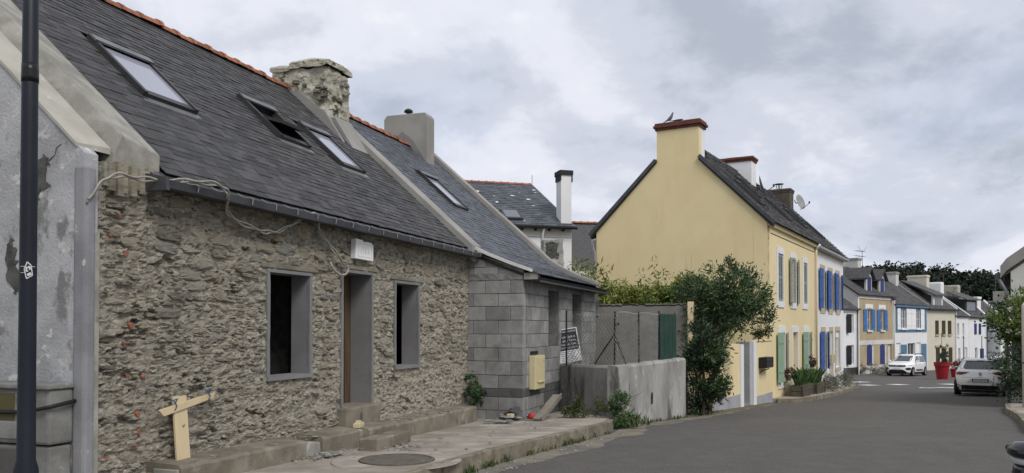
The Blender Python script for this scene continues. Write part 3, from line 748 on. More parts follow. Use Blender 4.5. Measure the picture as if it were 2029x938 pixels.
for i, (za, zb) in enumerate(zip(JZ, JZ[1:])):
    # end face, blocks laid out from the street corner
    y = -FV; first = True
    while y < -.02:
        ln = (.25 if i % 2 else .5) if first else .5
        ye = min(0, y + ln); first = False
        ztop = 2.70 + .33 * (y + FV)
        zz_ = min(zb, ztop)
        if zz_ - za > .08 and ye - y > .03:
            o = rs.uniform(-.004, .003)
            if abs(y + FV) < .01 : block(-.012 + o, .19, y, ye, za, zz_, i == 3)
            else: block(-.012 + o, .02, y, ye, za, zz_, i == 3)
        y = ye
    x = .19; first = True
    while x < 5.8:
        ln = (.30 if i % 2 else .06) if first else .51
        xe = min(5.8, x + ln); first = False
        segs = [(x, xe)]
        for o in (O1, O2):
            if o[2] < (za + zb) / 2 < o[3]:
                ns = []
                for a, c in segs:
                    if a < o[0]: ns.append((a, min(c, o[0])))
                    if c > o[1]: ns.append((max(a, o[1]), c))
                segs = [q for q in ns if q[1] - q[0] > .04]
        for a, c in segs:
            zt = min(zb, 2.62)
            if zt - za > .06: block(a, c, -FV - .010 + rs.uniform(-.003, .003), -FV + .03, za, zt, i == 3 or (i < 3 and a > .9))
        x = xe
b = B(); rough_box(b, -.014, .02, -FV + .02, -.02, 2.50, 2.62, .05, .01, 8); b.build('mortar_patch', 'block_joint', bh)
B().prism([(-FV - .01, 2.62), (-.02, 2.985), (-.02, 3.06), (-FV - .01, 2.70)], 'x', -.02, .03).build('mortar_bed', 'block_joint', bh)
EX = [(-1.50, 2.57), (-.9, 2.765), (-.4, 2.96), (0, 3.185), (.4, 3.545), (3.40, rz(3.40))]
B().prism([(-1.47, 2.53), (-.9, 2.725), (-.4, 2.92), (0, 3.14), (.4, 3.50), (3.42, rz(3.42) - .03), (7.0, 3.0), (7.0, 2.9), (3.42, rz(3.42) - .15), (-.06, 2.98), (-1.42, 2.46)], 'x', -.02, 5.62).build('roof_deck', 'deck', bh)
S4 = (2.10, 2.95, 1.22, 2.12)
slates(bh, .20, 5.55, EX, .118, .24, 'slate_blue', [(S4[0] - .02, S4[1] + .02, S4[2] - .06, S4[3] + .06)], CAML)
slates(bh, -.06, .20, EX[:3], .118, .24, 'slate_blue', (), CAML, 24)
skylight(bh, *S4, 'glass_sky')
ridge(bh, .25, 4.3, 3.42, rz(3.42) - .03)
path_prism(-.10, -.03, [(-1.32, 2.66), (-.9, 2.81), (-.45, 2.99), (-.15, 3.13), (.1, rz(.1) + .06)], .030, .03).build('verge_strip', 'white_dirty', bh)
path_prism(5.56, 5.90, [(-1.20, 2.64), (-.75, 2.80), (-.30, 3.02), (.05, 3.24), (.5, rz(.5) + .05), (3.42, rz(3.42) + .03)], .13, .16).build('coping', 'cement', bh, bevel=.012)
bx('eave_board', 'zinc', bh, .05, 6.0, -1.44, -1.36, 2.455, 2.51)
bx('beam_end', 'cement', bh, -.03, .12, -1.42, -1.15, 2.50, 2.62)
bx('gutter_outlet', 'zinc_pale', bh, 5.86, 5.92, -1.2, -1.05, 1.9, 2.4)
b = B(); 
b.prism([(2.86, 5.2), (4.10, 5.2), (4.10, 6.98), (4.02, 7.08), (2.94, 7.08), (2.86, 6.98)], 'x', 4.30, 4.72)
c2 = b.build('chimney', 'cement', bh, bevel=.02, label='plain square chimney in smooth grey cement')
B().prism([(2.5, rz(2.5) + .03), (2.86, rz(2.86) + .05), (3.25, rz(3.25) + .28), (3.55, 6.62), (3.85, 6.35), (3.85, 6.0), (2.5, 5.0)], 'x', 4.24, 4.31).build('cement_fillet', 'cement_new', c2)
B().lathe([(.05, 0), (.05, .08), (.115, .09), (.11, .14), (.05, .18)], (4.51, 3.5, 7.08), 14).build('vent_cap', 'black', c2, True)
bx('flashing', 'flashing', c2, 4.50, 4.75, 2.74, 2.86, rz(2.74) + .03, rz(2.74) + .06)
# letterbox on the block wall
lb = thing('letterbox', 'cream metal letterbox fixed to the grey block wall', 'letterbox', tuple(lw(.62, -1.14, .43)), R(90 - LAZ))
B().box(-.32, .30, -.13, .0, 0, .64).build('case', 'cream_metal', lb, bevel=.012)
B().box(-.22, .24, -.142, -.128, .13, .60).build('door', 'cream_metal', lb, bevel=.008)
B().box(-.14, .22, -.160, -.138, .12, .155).build('slot_flap', 'cream_metal', lb, bevel=.006)
B().lathe([(.012, 0), (.012, .01)], (.18, -.146, .52), 8).build('lock', 'black', lb)
B().box(-.24, .20, -.02, -.005, .66, .72).build('wall_slot', 'dark', lb)
# ------------------------------------------------------------------ things in front of the old houses
LR = R(90 - LAZ)
lp = thing('lamp_post', 'dark blue painted steel lamp post in the near left foreground', 'lamp post', (-3.60, 6.0, G(6) + .15))
B().lathe([(.085, 0), (.083, .45), (.064, .52), (.060, 1.2), (.056, 3.0), (.046, 6.6)], n=24).build('pole', 'lamp_paint', lp, True)
B().lathe([(.16, 0), (.16, .02), (.10, .035)], n=20).build('base_plate', 'lamp_paint', lp, True)
B().tube([(0, 0, 6.55), (.1, -.05, 7.0), (.5, -.2, 7.25), (1.1, -.4, 7.3)], .035, 10).build('arm', 'lamp_paint', lp, True)
B().box(1.0, 1.6, -.62, -.32, 7.24, 7.36).build('lantern', 'lamp_paint', lp, bevel=.03)
b = B(); n = 24
for (z0, z1, r0) in ((3.33, 3.47, .0585),):
    b.lathe([(r0, z0), (r0 + .001, z0 + .04), (r0 - .0005, z0 + .09), (r0 - .001, z1)], n=24)
b.build('black_tape', 'tape', lp, True)
def wrap(pts, r):                                            # flat print laid round the pole: (angle, height)
    return [(r * math.sin(a), -r * math.cos(a), z) for a, z in pts]
A0 = math.atan2(-3.6, 6.0) * -1                              # the side turned to the street
sk = B()
def strip(a0, z0, a1, z1, wd, r=.0592):
    N = 6
    for i in range(N):
        P = []
        for t in (i / N, (i + 1) / N):
            a = A0 + lerp(a0, a1, t); z = lerp(z0, z1, t); P.append((a, z))
        da, dz = a1 - a0, (z1 - z0) / .059; L = math.hypot(da, dz); na, nz = -dz / L * wd / .059, da / L * wd
        q = wrap([(P[0][0] - na, P[0][1] - nz), (P[1][0] - na, P[1][1] - nz), (P[1][0] + na, P[1][1] + nz), (P[0][0] + na, P[0][1] + nz)], r)
        sk.quad(*q)
ZS = 1.93
pent = [(-.05, .055), (.42, .03), (.62, -.042), (-.12, -.068), (-.42, .0)]
pent = [(a * .9 - .05, z) for a, z in pent]
for (a, z), (c, d) in zip(pent, pent[1:] + pent[:1]): strip(a, ZS + z, c, ZS + d, .0035)
strip(-.95, ZS + .022, -.38, ZS + .022, .0018); strip(.32, ZS + .022, .85, ZS + .022, .0018); strip(-.95, ZS - .024, -.36, ZS - .024, .0018)
strip(-.20, ZS - .016, -.16, ZS + .018, .005); strip(-.16, ZS + .018, .02, ZS + .012, .004); strip(.02, ZS + .014, .14, ZS + .024, .005); strip(.14, ZS + .022, .22, ZS - .002, .006); strip(-.18, ZS - .016, .02, ZS - .010, .004); strip(-.08, ZS - .043, .36, ZS - .028, .010)
sk.build('sticker', 'sticker', lp)
sk = B(); strip(-.75, 1.335, -.35, 1.322, .003); strip(-.45, 1.318, -.15, 1.312, .004); sk.build('scratch', 'sticker', lp)

mc = thing('meter_cabinet', 'weathered concrete electricity meter cabinet standing against the plastered gable', 'meter cabinet', tuple(lw(-8.87, .4, -.05)), LR)
# local: x along the street, y back from the front wall
B().prism([(-.40, .62), (-.27, .62), (-.27, 1.10), (-.40, 1.10)], 'x', -.26, 0)
b = B(); b.box(-.25, -.003, -.37, .42, .66, 1.13); b.build('upper_box', 'meter', mc, bevel=.025)
b = B(); b.box(-.23, -.004, -.35, .44, -.10, .645); b.build('lower_box', 'meter', mc, bevel=.02)
B().box(-.285, -.005, -.39, .45, 1.13, 1.175).build('cap', 'meter', mc, bevel=.012)
B().box(-.262, -.248, -.02, .40, -.05, .62).build('lower_door', 'meter_door', mc, bevel=.006)
B().box(-.258, -.246, .02, .30, .86, 1.09).build('inspection_window', 'olive', mc, bevel=.004)
B().box(-.268, -.249, -.02, .36, .70, .85).build('panel', 'meter', mc, bevel=.01)
B().tube(smooth([(-.02, -.40, 1.02), (-.27, -.385, .985), (-.275, -.1, .94), (-.275, .2, .93), (-.27, .44, .945), (-.26, .50, .90), (-.25, .52, .7), (-.25, .5, .62)]), .017, 8).build('black_cable', 'cable_black', mc, True)
b = B(); b.lathe([(.016, 0), (.016, .01)], (0, 0, 0), 10); o = b.build('lock', 'iron', mc); o.location = (-.262, .05, .25); o.rotation_euler = (0, R(-90), 0)

# timber T leaning on the wall
tb = thing('timber_prop', 'new pale timber board with a crosspiece tied on by blue string, leaning on the stones', 'timber board', tuple(lw(-7.745, -.17, .25)), LR)
up = B().obox((0, .045, .335), (.092, 0, 0), (0, .012, -.003), (0, .030, .335)).build('upright_board', 'timber', tb, bevel=.003)
b = B()
for z in (.17, .37): b.obox((0, .014 + z * .09, z), (.092, 0, .004), (0, .004, 0), (0, 0, .0022))
b.tube([(.0, .028, .385), (.018, .03, .372), (.034, .028, .39)], .003, 4); b.tube([(.018, .03, .372), (.022, .03, .358)], .003, 4)
b.build('pencil_marks', 'wood_dark', up)
cr = B().prism([(-.315, .56), (-.245, .495), (.46, .615), (.49, .68)], 'y', .032, .054).build('crosspiece', 'timber', tb, bevel=.003)
for x, z, s in ((-.11, .60, 1), (.37, .66, 1)):
    B().tube([(x - .06, .03, z + .055), (x - .01, .02, z + .03), (x + .02, .018, z - .02), (x + .005, .03, z - .06), (x + .03, .06, z - .01), (x + .04, .03, z + .05), (x - .05, .02, z + .04)], .006, 5).build('string', 'rope_blue', tb, True)
B().tube([(.36, .03, .69), (.46, .02, .70), (.62, .03, .705)], .004, 4).build('string_end', 'cable_black', tb)

# concrete bench ledge along the foot of the wall
lg = thing('concrete_ledge', 'low stained concrete ledge running along the foot of the stone wall', 'ledge', tuple(lw(-4.5, -.3, 0)), LR)
off = 4.5
def ledge_piece(x0, x1, z0, zt, y0=-.74, zt2=None, sd=1, nm='ledge_section'):
    rs = random.Random(sd); b = B(); n = max(2, int((x1 - x0) / .12)); zt2 = zt if zt2 is None else zt2
    ring = []
    for i in range(n + 1):
        t = i / n; x = lerp(x0, x1, t) + off; z = lerp(zt, zt2, t)
        j = rs.uniform(-.012, .008); k = rs.uniform(-.010, .006)
        ring.append([(x, y0 + .3 + j, z0), (x, y0 + .3 + j, z - .03 + k), (x, y0 + .33 + j, z + k), (x, y0 + .62, z + .015 + k), (x, .33, z + .02), (x, .33, z0)])
    for r in ring: b.v += r
    for i in range(n):
        for q in range(6): b.f.append((i * 6 + q, (i + 1) * 6 + q, (i + 1) * 6 + (q + 1) % 6, i * 6 + (q + 1) % 6))
    b.f += [tuple(range(6)), tuple(n * 6 + q for q in range(5, -1, -1))]
    return b.build(nm, 'ledge', lg)
ledge_piece(-8.06, -5.98, -.3, .295, -.40, .27, 1)
ledge_piece(-5.62, -4.63, -.3, .26, -.41, .245, 2)
ledge_piece(-4.625, -3.83, -.3, .25, -.48, .245, 3, 'landing')
ledge_piece(-3.825, -.48, -.3, .205, -.40, .175, 4)
o = B().prism([(-5.99 + off, -.3), (-5.61 + off, -.3), (-5.63 + off, .20), (-5.86 + off, .23), (-6.0 + off, .05)], 'y', -.08, .25).build('mortar_patch', 'coping', lg, bevel=.02)
bx('ledge_end', 'coping', lg, -8.09 + off, -8.062 + off, -.09, .2, -.3, .26, .01)
rs = random.Random(15)
rk = thing('rock_pile', 'dark broken stones heaped in the hollow at the left end of the ledge', 'stones', tuple(lw(-8.25, -.12, .05)), LR)
for i in range(16):
    s = rs.uniform(.05, .11); inst(PMESH[rs.randrange(36)], 'stone', rk, Matrix.Translation((rs.uniform(-.38, .14), rs.uniform(-.12, .06), rs.uniform(-.05, .16))) @ Matrix.Rotation(rs.uniform(-.5, .5), 4, 'Y') @ Matrix.Diagonal((s * 2.4, s * 1.4, s * 1.1, 1)))
st_ = thing('concrete_step', 'small loose concrete step standing on the pavement below the door landing', 'step', tuple(lw(-4.62, -.73, .02)), LR)
B().box(-.48, .48, -.14, .13, -.06, .16).build('block', 'ledge', st_, bevel=.012)
bk = thing('loose_brick', 'pale yellow broken brick lying on the landing below the door', 'brick', tuple(lw(-4.60, -.31, .255)), LR + .25)
B().box(-.11, .11, -.05, .05, .0, .062).build('body', 'cream_metal', bk, bevel=.008)
B().prism([(-.07, .06), (.06, .06), (.03, .085), (-.01, .095), (-.05, .07)], 'y', -.04, .03).build('mortar_crust', 'stone_trim', bk)
def lump(r, sd, sq=.6):
    rs = random.Random(sd); b = B(); n = 7
    rings = [(0.25, -.5), (.9, -.3), (1.0, .1), (.65, .55), (.2, .7)]
    for rr, z in rings: b.v += [(rr * r * math.cos(2 * math.pi * k / n) * rs.uniform(.75, 1.15), rr * r * math.sin(2 * math.pi * k / n) * rs.uniform(.75, 1.15), z * r * sq + rs.uniform(-.08, .08) * r) for k in range(n)]
    for i in range(4): b.f += [(i * n + k, i * n + (k + 1) % n, (i + 1) * n + (k + 1) % n, (i + 1) * n + k) for k in range(n)]
    b.f += [tuple(range(n - 1, -1, -1)), tuple(4 * n + k for k in range(n))]
    return b
LUMP = [mesh_of(lump(1, i), 'rubble', 'rubble') for i in range(8)]
def debris(name, label, pts, group=None, m=None):
    for i, (x, y, z, s) in enumerate(pts):
        pass
# rubble at the foot of the blocks: one heap with pieces as its parts
rb = thing('rubble_heap', 'small heap of broken slate, stone and block rubble at the foot of the block wall', 'rubble', tuple(lw(-.30, -1.0, -.06)), LR)
rs = random.Random(4)
for i in range(44):
    x = rs.uniform(-.62, .75); y = rs.gauss(.02, .10) if x < .3 else rs.gauss(-.22, .07); s = rs.uniform(.018, .065) if x > .1 else rs.uniform(.03, .085)
    inst(LUMP[rs.randrange(8)], 'rubble_piece', rb, Matrix.Translation((x, y - .02, .01 + (.05 if abs(x + .2) < .25 and i % 3 == 0 else 0))) @ Matrix.Rotation(rs.uniform(0, 6), 4, 'Z') @ Matrix.Diagonal((s * 1.5, s, s * .8, 1)))
bx('brick_piece', 'stone_trim', rb, -.28, -.12, -.10, .0, .04, .11, .01)
for k in range(4): B().obox((-.05 + .06 * k, .05 - .03 * k, .10 + .015 * k), (.16, .02, .04 * (k % 2)), (.02, .06, .01), (0, 0, .008)).build('slate_shard', 'slate', rb)
sr = thing('debris_strip', 'crumbled mortar and small stones scattered on the ledge and pavement', 'debris', tuple(lw(-5, -.4, .1)), LR)
rs = random.Random(9); b = B()
for i in range(420):
    t = rs.random()
    if t < .45: x, y = rs.uniform(-7.9, -.6), -rs.random() ** 2 * .30 - .07; z = .30 - .017 * (x + 8.0)
    elif t < .70: x, y, z = rs.gauss(-5.8, .20), rs.gauss(-.58, .09), .08
    elif t < .85: x, y, z = rs.gauss(-4.7, .35), rs.gauss(-1.05, .12), .05
    else: x, y = rs.uniform(-6, 1.4), rs.uniform(-2.0, -.9); P = lw(x, y); z = G(P.y) + .19
    s = rs.uniform(.006, .028)
    m = Matrix.Translation((x + 5, y + .4, z - .1)) @ Matrix.Rotation(rs.uniform(0, 6), 4, 'Z') @ Matrix.Diagonal((s * 1.4, s, s * .7, 1))
    L = lump(1, i % 8); b.add([m @ Vector(v) for v in L.v], L.f)
b.build('crumbs', 'rubble', sr, stuff=True)
mh = thing('manhole_cover', 'round concrete manhole cover set in the pavement near the step', 'manhole cover', (-1.32, 9.28, G(9.28) + .184))
mh.rotation_euler = (R(-.5), 0, 0)
B().lathe([(.0, .0), (.43, .0), (.43, .018), (.39, .022), (.385, .012), (0.01, .014)], n=40).build('lid', 'iron', mh)
B().lathe([(.74, -.002), (.73, .006), (.44, .006), (.44, -.01)], n=40).build('surround', 'pavement', mh)
pk = thing('plank', 'weathered plank leaning from the pavement against the end of the low wall', 'plank', (.46, 14.7, G(14.7) + .19))
d = Vector((.42, .95, .36)); dn = d.normalized(); sdv = Vector((.97, -.2, .0)).normalized()
B().obox(d * .5, dn * d.length * .5, sdv * .085, dn.cross(sdv) * .022).build('board', 'timber_old', pk, bevel=.004)
B().obox(d * .5 + sdv * .075, dn * d.length * .5, sdv * .012, dn.cross(sdv) * .05).build('edge_lath', 'timber_old', pk)
rd = thing('scrap', 'small round red plastic ball lying beside the plank', 'scrap', (.36, 14.82, G(14.8) + .19))  # small red plastic piece, not identified
B().lathe([(.055, 0), (.07, .03), (.065, .085), (.04, .11)], n=14).build('shell', 'red_small', rd, True)

# ------------------------------------------------------------------ low wall with its mesh fence
A_, B_, C_ = Vector((1.0, 17.35)), Vector((2.03, 15.42)), Vector((3.88, 18.05))
lwt = thing('low_wall', 'low weathered concrete wall with a bend, streaked with dark damp', 'wall', (2.03, 15.42, G(15.4)))
def wall_run(P, Q, th, z0, z1a, z1b, seed, end=False):
    d = (Q - P); L = d.length; d.normalize(); nrm = Vector((-d.y, d.x)); b = B()
    n = int(L / .08); rs = random.Random(seed)
    O = Vector((2.03, 15.42))
    for i in range(n + 1):
        p = P + d * (L * i / n) - O; zt = lerp(z1a, z1b, i / n) + .010 * fbm(i * .23, seed); 
        prof = [(0, z0), (0, zt - .55), (0, zt - .05), (.025, zt - .012), (.06, zt), (th - .03, zt + .005), (th, zt - .03), (th, z0)]
        for o, z in prof:
            w = .010 * fbm(p.x * 2.2, p.y * 2.2 + z * 2, seed)
            b.v.append((p.x + nrm.x * (o + w), p.y + nrm.y * (o + w), z - G(15.4)))
    for i in range(n):
        for q in range(8): b.f.append((i * 8 + q, (i + 1) * 8 + q, (i + 1) * 8 + (q + 1) % 8, i * 8 + (q + 1) % 8))
    b.f += [tuple(range(8)), tuple(n * 8 + q for q in range(7, -1, -1))]
    return b
r1 = wall_run(A_, B_, .24, -.7, .83, .865, 3).build('wall_section', 'lowwall', lwt)
r2 = wall_run(B_ + (C_ - B_).normalized() * .004, C_, .24, -.8, .87, .93, 8).build('wall_section', 'lowwall', lwt)
dd = (C_ - B_).normalized(); q = B_ + dd * 1.46 - Vector((2.03, 15.42)); nn = Vector((dd.y, -dd.x))
B().add([(q.x + dd.x * a + nn.x * .012, q.y + dd.y * a + nn.y * .012, z) for a, z in ((-.03, .32), (.03, .33), (.035, .52), (.02, .56), (-.02, .56), (-.035, .5))], [(0, 1, 2, 3, 4, 5)]).build('drain_slot', 'dark', r2)
inn = lambda P, t: P + Vector((0, 0))
fc = thing('mesh_fence', 'sagging chain-link mesh fence with black iron posts on top of the low wall', 'fence', (2.03, 15.6, .86))
O3 = Vector((2.03, 15.6, .86))
FA = A_ + Vector((.05, -.12)); FB = B_ + Vector((.02, .26)); FC = C_ + Vector((-.16, .14))
FB2 = FB
def on(t):                                                   # 0..1 along the first run, 1..2 along the second
    p = FA.lerp(FB, t) if t <= 1 else FB.lerp(FC, t - 1); return p
def fpost(t, z0, z1, lean=0.0):
    p = on(t); return B().tube([(p.x - O3.x, p.y - O3.y, z0 - .86), (p.x - O3.x + lean, p.y - O3.y, z1 - .86)], .018, 6).build('post', 'post_black', fc)
fpost(.10, .80, 1.97); fpost(.95, .80, 1.92, .01); fpost(1.32, .85, 1.93); fpost(1.66, .88, 1.96); fpost(1.95, .9, 1.93)
p = on(.95); q = on(.62)
B().tube([(p.x - O3.x, p.y - O3.y, .62), (q.x - O3.x, q.y - O3.y, .02)], .014, 6).build('brace', 'post_black', fc)
q = on(1.12); B().tube([(p.x - O3.x, p.y - O3.y, .60), (q.x - O3.x, q.y - O3.y, .02)], .012, 6).build('brace', 'post_black', fc)
for z in (.42, .78): B().box(p.x - O3.x, p.x - O3.x + .09, p.y - O3.y - .02, p.y - O3.y + .02, z, z + .05).build('clip', 'post_black', fc)
def mesh(t0, t1, zb, zt, step, wr):
    b = B(); L = sum((on(lerp(t0, t1, (i + 1) / 40)) - on(lerp(t0, t1, i / 40))).length for i in range(40))
    n = int(L / step); m = int((zt - zb) / step)
    def P(i, j):
        t = lerp(t0, t1, i / n); p = on(min(max(t, 0), 2)); z = zb + j * step + .015 * math.sin(i * .5)
        return Vector((p.x - O3.x + .012 * math.sin(j * 1.1 + i * .4), p.y - O3.y + .02 * math.sin(i * .31 + j * .2), z - .86))
    for i in range(n):
        pts = [P(i + (j % 2) * .94 + .03, j) for j in range(m + 1)]
        b.tube(pts, wr, 3, False)
        pts = [P(i + 1 - (j % 2) * .94 - .03, j) for j in range(m + 1)]
        b.tube(pts, wr, 3, False)
        c = P(i + .5, m); b.tube([P(i + .03, m), c + Vector((-.03, 0, .05)), c + Vector((0, 0, .07)), c + Vector((.03, 0, .05)), P(i + .97, m)], .0038, 3, False)
    b.tube([P(i, m) for i in range(n + 1)], .003, 3, False)
    return b.build('wire_mesh', 'wire', fc, stuff=True)
mesh(.30, 1.0, .86, 1.84, .095, .0075)
mesh(1.0, 1.66, .88, 1.84, .080, .0048)
mesh(.10, .30, .84, 1.28, .095, .0075)
gb = thing('green_board', 'dark green board fixed upright to the right end of the mesh fence', 'board', (on(1.80).x, on(1.80).y, .90))
e = (FC - FB).normalized(); h = .145 * (FC - FB).length
P = []
b = B(); N = 14
for i in range(N + 1):
    s = lerp(-h, h, i / N); w = .012 * math.sin(i * 1.7)
    for z in (0.0, 1.0 + .012 * math.sin(i * 2.1)):
        for o in (-.035, -.025): P.append((e.x * s - e.y * -(o + w) * -1, e.y * s + e.x * (o + w), z))
b.v = P
for i in range(N):
    a, c = i * 4, (i + 1) * 4
    b.f += [(a, c, c + 2, a + 2), (a + 1, a + 3, c + 3, c + 1), (a + 2, c + 2, c + 3, a + 3), (a, a + 1, c + 1, c)]
b.f += [(0, 2, 3, 1), (N * 4, N * 4 + 1, N * 4 + 3, N * 4 + 2)]
b.build('panel', 'green_board', gb)
# site board
sb = thing('site_board', 'leaning building-site notice board, dark upper half with white lettering', 'notice board', (1.26, 17.36, .855))
sb.rotation_euler = (R(-8), R(-9), R(6))
Wd, Hd = .52, .74
B().box(-Wd / 2, Wd / 2, 0, .05, 0, Hd).build('backing', 'sign_dark', sb)
B().box(-Wd / 2 + .02, Wd / 2 - .02, -.006, -.001, .27, Hd - .02).build('dark_panel', 'sign_dark', sb)
B().box(-Wd / 2 + .02, Wd / 2 - .02, -.006, -.001, .01, .265).build('white_panel', 'sign_white', sb)
b = B(); 
for q in ((-Wd / 2, -Wd / 2 + .022, 0, Hd), (Wd / 2 - .022, Wd / 2, 0, Hd), (-Wd / 2 + .022, Wd / 2 - .022, Hd - .022, Hd)): b.box(q[0], q[1], -.010, 0, q[2], q[3])
b.build('white_border', 'sign_white', sb)
for s, z, sz, x in (('MAIS. TRADITIONNEL', 0.67, .047, 0), ('UNIQUE A', .55, .062, .05), ('plein Terre', .475, .064, .05), ('Vues mer, Clefs', .395, .053, .02), ('TOUT maconnerie', .32, .050, .02)):
    text('lettering', s, sz, 'sign_white', sb, Matrix.Translation((x, -.008, z)) @ Matrix.Rotation(R(90), 4, 'X'), .001)
b = B()
for z in (.23, .19, .15, .11, .07, .035): b.box(-.18, .10 + .1 * random.random(), -.009, -.005, z, z + .010)
b.build('print_lines', 'sign_dark', sb)
tr = thing('leaning_trestle', 'dark iron trestle frame leaning behind the notice board', 'trestle', (1.02, 17.95, .0))
b = B()
for k in (0, .12): b.tube([(k - .12, 0, 1.25), (k, -.1, .6), (k + .10, -.2, 0)], .018, 6); 
b.tube([(-.12, 0, 1.2), (0, 0, 1.2)], .015, 5); b.tube([(-.02, -.1, .75), (.13, -.1, .7)], .015, 5)
b.build('legs', 'post_black', tr)

# ------------------------------------------------------------------ garden behind: rear wall, bamboo, hedge, laurel
bw = frame('rear_wall', 'tall grey cement garden wall with broken coping behind the mesh fence', 'wall', LX, LY, LAZ)
b = B(); n = 40
for i in range(n + 1):
    y = lerp(-1.0, -3.42, i / n); zt = 2.20 + .012 * fbm(i * .4, 2)
    b.v += [(5.9, y, -.8), (5.9, y, zt), (6.1, y, zt), (6.1, y, -.8)]
for i in range(n): b.f += [(i * 4 + k, i * 4 + 4 + k, i * 4 + 4 + (k + 1) % 4, i * 4 + (k + 1) % 4) for k in range(4)]
b.f += [(0, 1, 2, 3), (n * 4, n * 4 + 3, n * 4 + 2, n * 4 + 1)]
b.build('body', 'backwall', bw)
pts = [(-1.1 - .06 * i, 2.165 + .03 * fbm(i * .7, 7) + (.02 if 12 < i < 22 else 0)) for i in range(39)]
b = B()
for (y0, z0), (y1, z1) in zip(pts, pts[1:]): b.add([(5.893, y0, z0 - .014 - random.random() * .02), (5.893, y1, z1 - .014), (5.893, y1, z1 + .012), (5.893, y0, z0 + .010)], [(0, 1, 2, 3)])
b.build('coping_crack', 'dark', bw)
B().box(5.86, 6.12, -1.12, -.85, 2.2, 2.32).build('coping', 'cement', bw)
B().box(5.82, 6.12, -3.56, -3.425, -.9, 2.24).build('end_post', 'yellow_pale', bw, bevel=.01)
def plant(name, label, cat, loc, group=None, rz_=0.0): return thing(name, label, cat, loc, rz_, group)
def bamboo(loc, n, h, spread, label, nl=46):
    t = plant('bamboo', label, 'bamboo', loc, 'yellow-green bamboos behind the rear wall')
    cb_ = B(); lb_ = B(); rs = random
    for i in range(n):
        x, y = rs.gauss(0, spread[0]), rs.gauss(0, spread[1]); H = h * rs.uniform(.6, 1.0); dx, dy = rs.gauss(0, .16), rs.gauss(0, .16)
        P = lambda t: Vector((x + dx * t * t * H, y + dy * t * t * H, t * H))
        cb_.tube([P(0), P(.35), P(.7), P(1.0)], [.010, .008, .006, .003], 4)
        def smp():
            t = rs.uniform(.30, 1.0) ** .8; p = P(t); r = .27 * (1 - t * .5)
            o = Vector((rs.gauss(0, 1), rs.gauss(0, 1), rs.gauss(0, .7))); return p + o * r * .5, o.normalized()
        leaves(lb_, nl * 2, smp, .20, .044, .05, .12)
    cb_.build('canes', 'leaf_straw', t, stuff=True); lb_.build('foliage', 'leaf_bamboo', t, stuff=True); return t
bamboo((2.75, 23.2, -.7), 50, 4.2, (.30, .4), 'tall pale yellow-green bamboo at the corner of the block house', 60)
bamboo((3.4, 23.4, -.7), 40, 3.6, (.25, .35), 'lower clump of yellow-green bamboo beside the block house eaves', 52)
bamboo((5.0, 23.2, -.7), 36, 4.05, (.22, .3), 'slender pale bamboo sprays rising in front of the yellow gable', 42)
bamboo((5.55, 23.5, -.7), 26, 3.9, (.18, .2), 'thin bamboo clump next to the laurel', 40)
def bush(name, label, cat, loc, parts, group=None):
    t = plant(name, label, cat, loc, group)
    for (m, c, r, clumps, n, ln, wd, nm) in parts:
        b = B(); leaves(b, n, blob(c, r, clumps), ln, wd); b.build(nm, m, t, stuff=True)
    return t
hg = bush('hedge', 'dense green hedge showing over the top of the rear wall', 'hedge', (4.7, 22.2, -.7), [('leaf_hedge', (-.2, 0, 3.05), (1.15, .5, .50), 34, 5600, .12, .040, 'foliage'), ('leaf_green', (.1, .1, 2.65), (1.5, .5, .7), 34, 4000, .12, .044, 'foliage'), ('leaf_bamboo', (-1.25, .1, 2.95), (.55, .4, .45), 18, 2400, .16, .036, 'foliage'), ('leaf_bamboo', (-2.0, .3, 2.75), (.75, .4, .62), 24, 3000, .16, .034, 'foliage'), ('leaf_bamboo', (.1, -.1, 3.3), (1.0, .3, .35), 20, 1300, .15, .034, 'foliage')])
b = B(); rs = random.Random(8)
for i in range(9):
    x, z = rs.uniform(.0, 1.0), rs.uniform(2.8, 3.2); b.lathe([(.005, -.02), (.035, 0), (.03, .02), (.004, .03)], (x, -.52 + rs.uniform(-.05, .05), z), 6)
b.build('blossom', 'petal', hg, stuff=True)
dt = thing('dry_stems', 'tall bare dry reddish stems standing up against the yellow gable', 'dry stems', (5.02, 22.8, -.2))
b = B()
for (x, h, br) in ((0, 3.9, ((-.22, 2.75, .35), (.16, 3.1, .4), (-.14, 3.3, .45), (.14, 2.6, .3))), (.17, 3.1, ((.28, 2.72, .28), (-.08, 2.9, .3), (.06, 2.5, .3))), (.72, 3.15, ((.14, 2.95, .16),)), (-.32, 2.7, ())):
    b.tube([(x, 0, 0), (x + .02, .02, h * .5), (x + .05, 0, h)], [.012, .009, .003], 5)
    for dx, z, l in br: b.tube([(x + .03, 0, z), (x + .03 + dx * .6, .03, z + l * .35), (x + .03 + dx, .03, z + l)], [.006, .005, .002], 4)
b.build('stems', 'leaf_straw', dt)
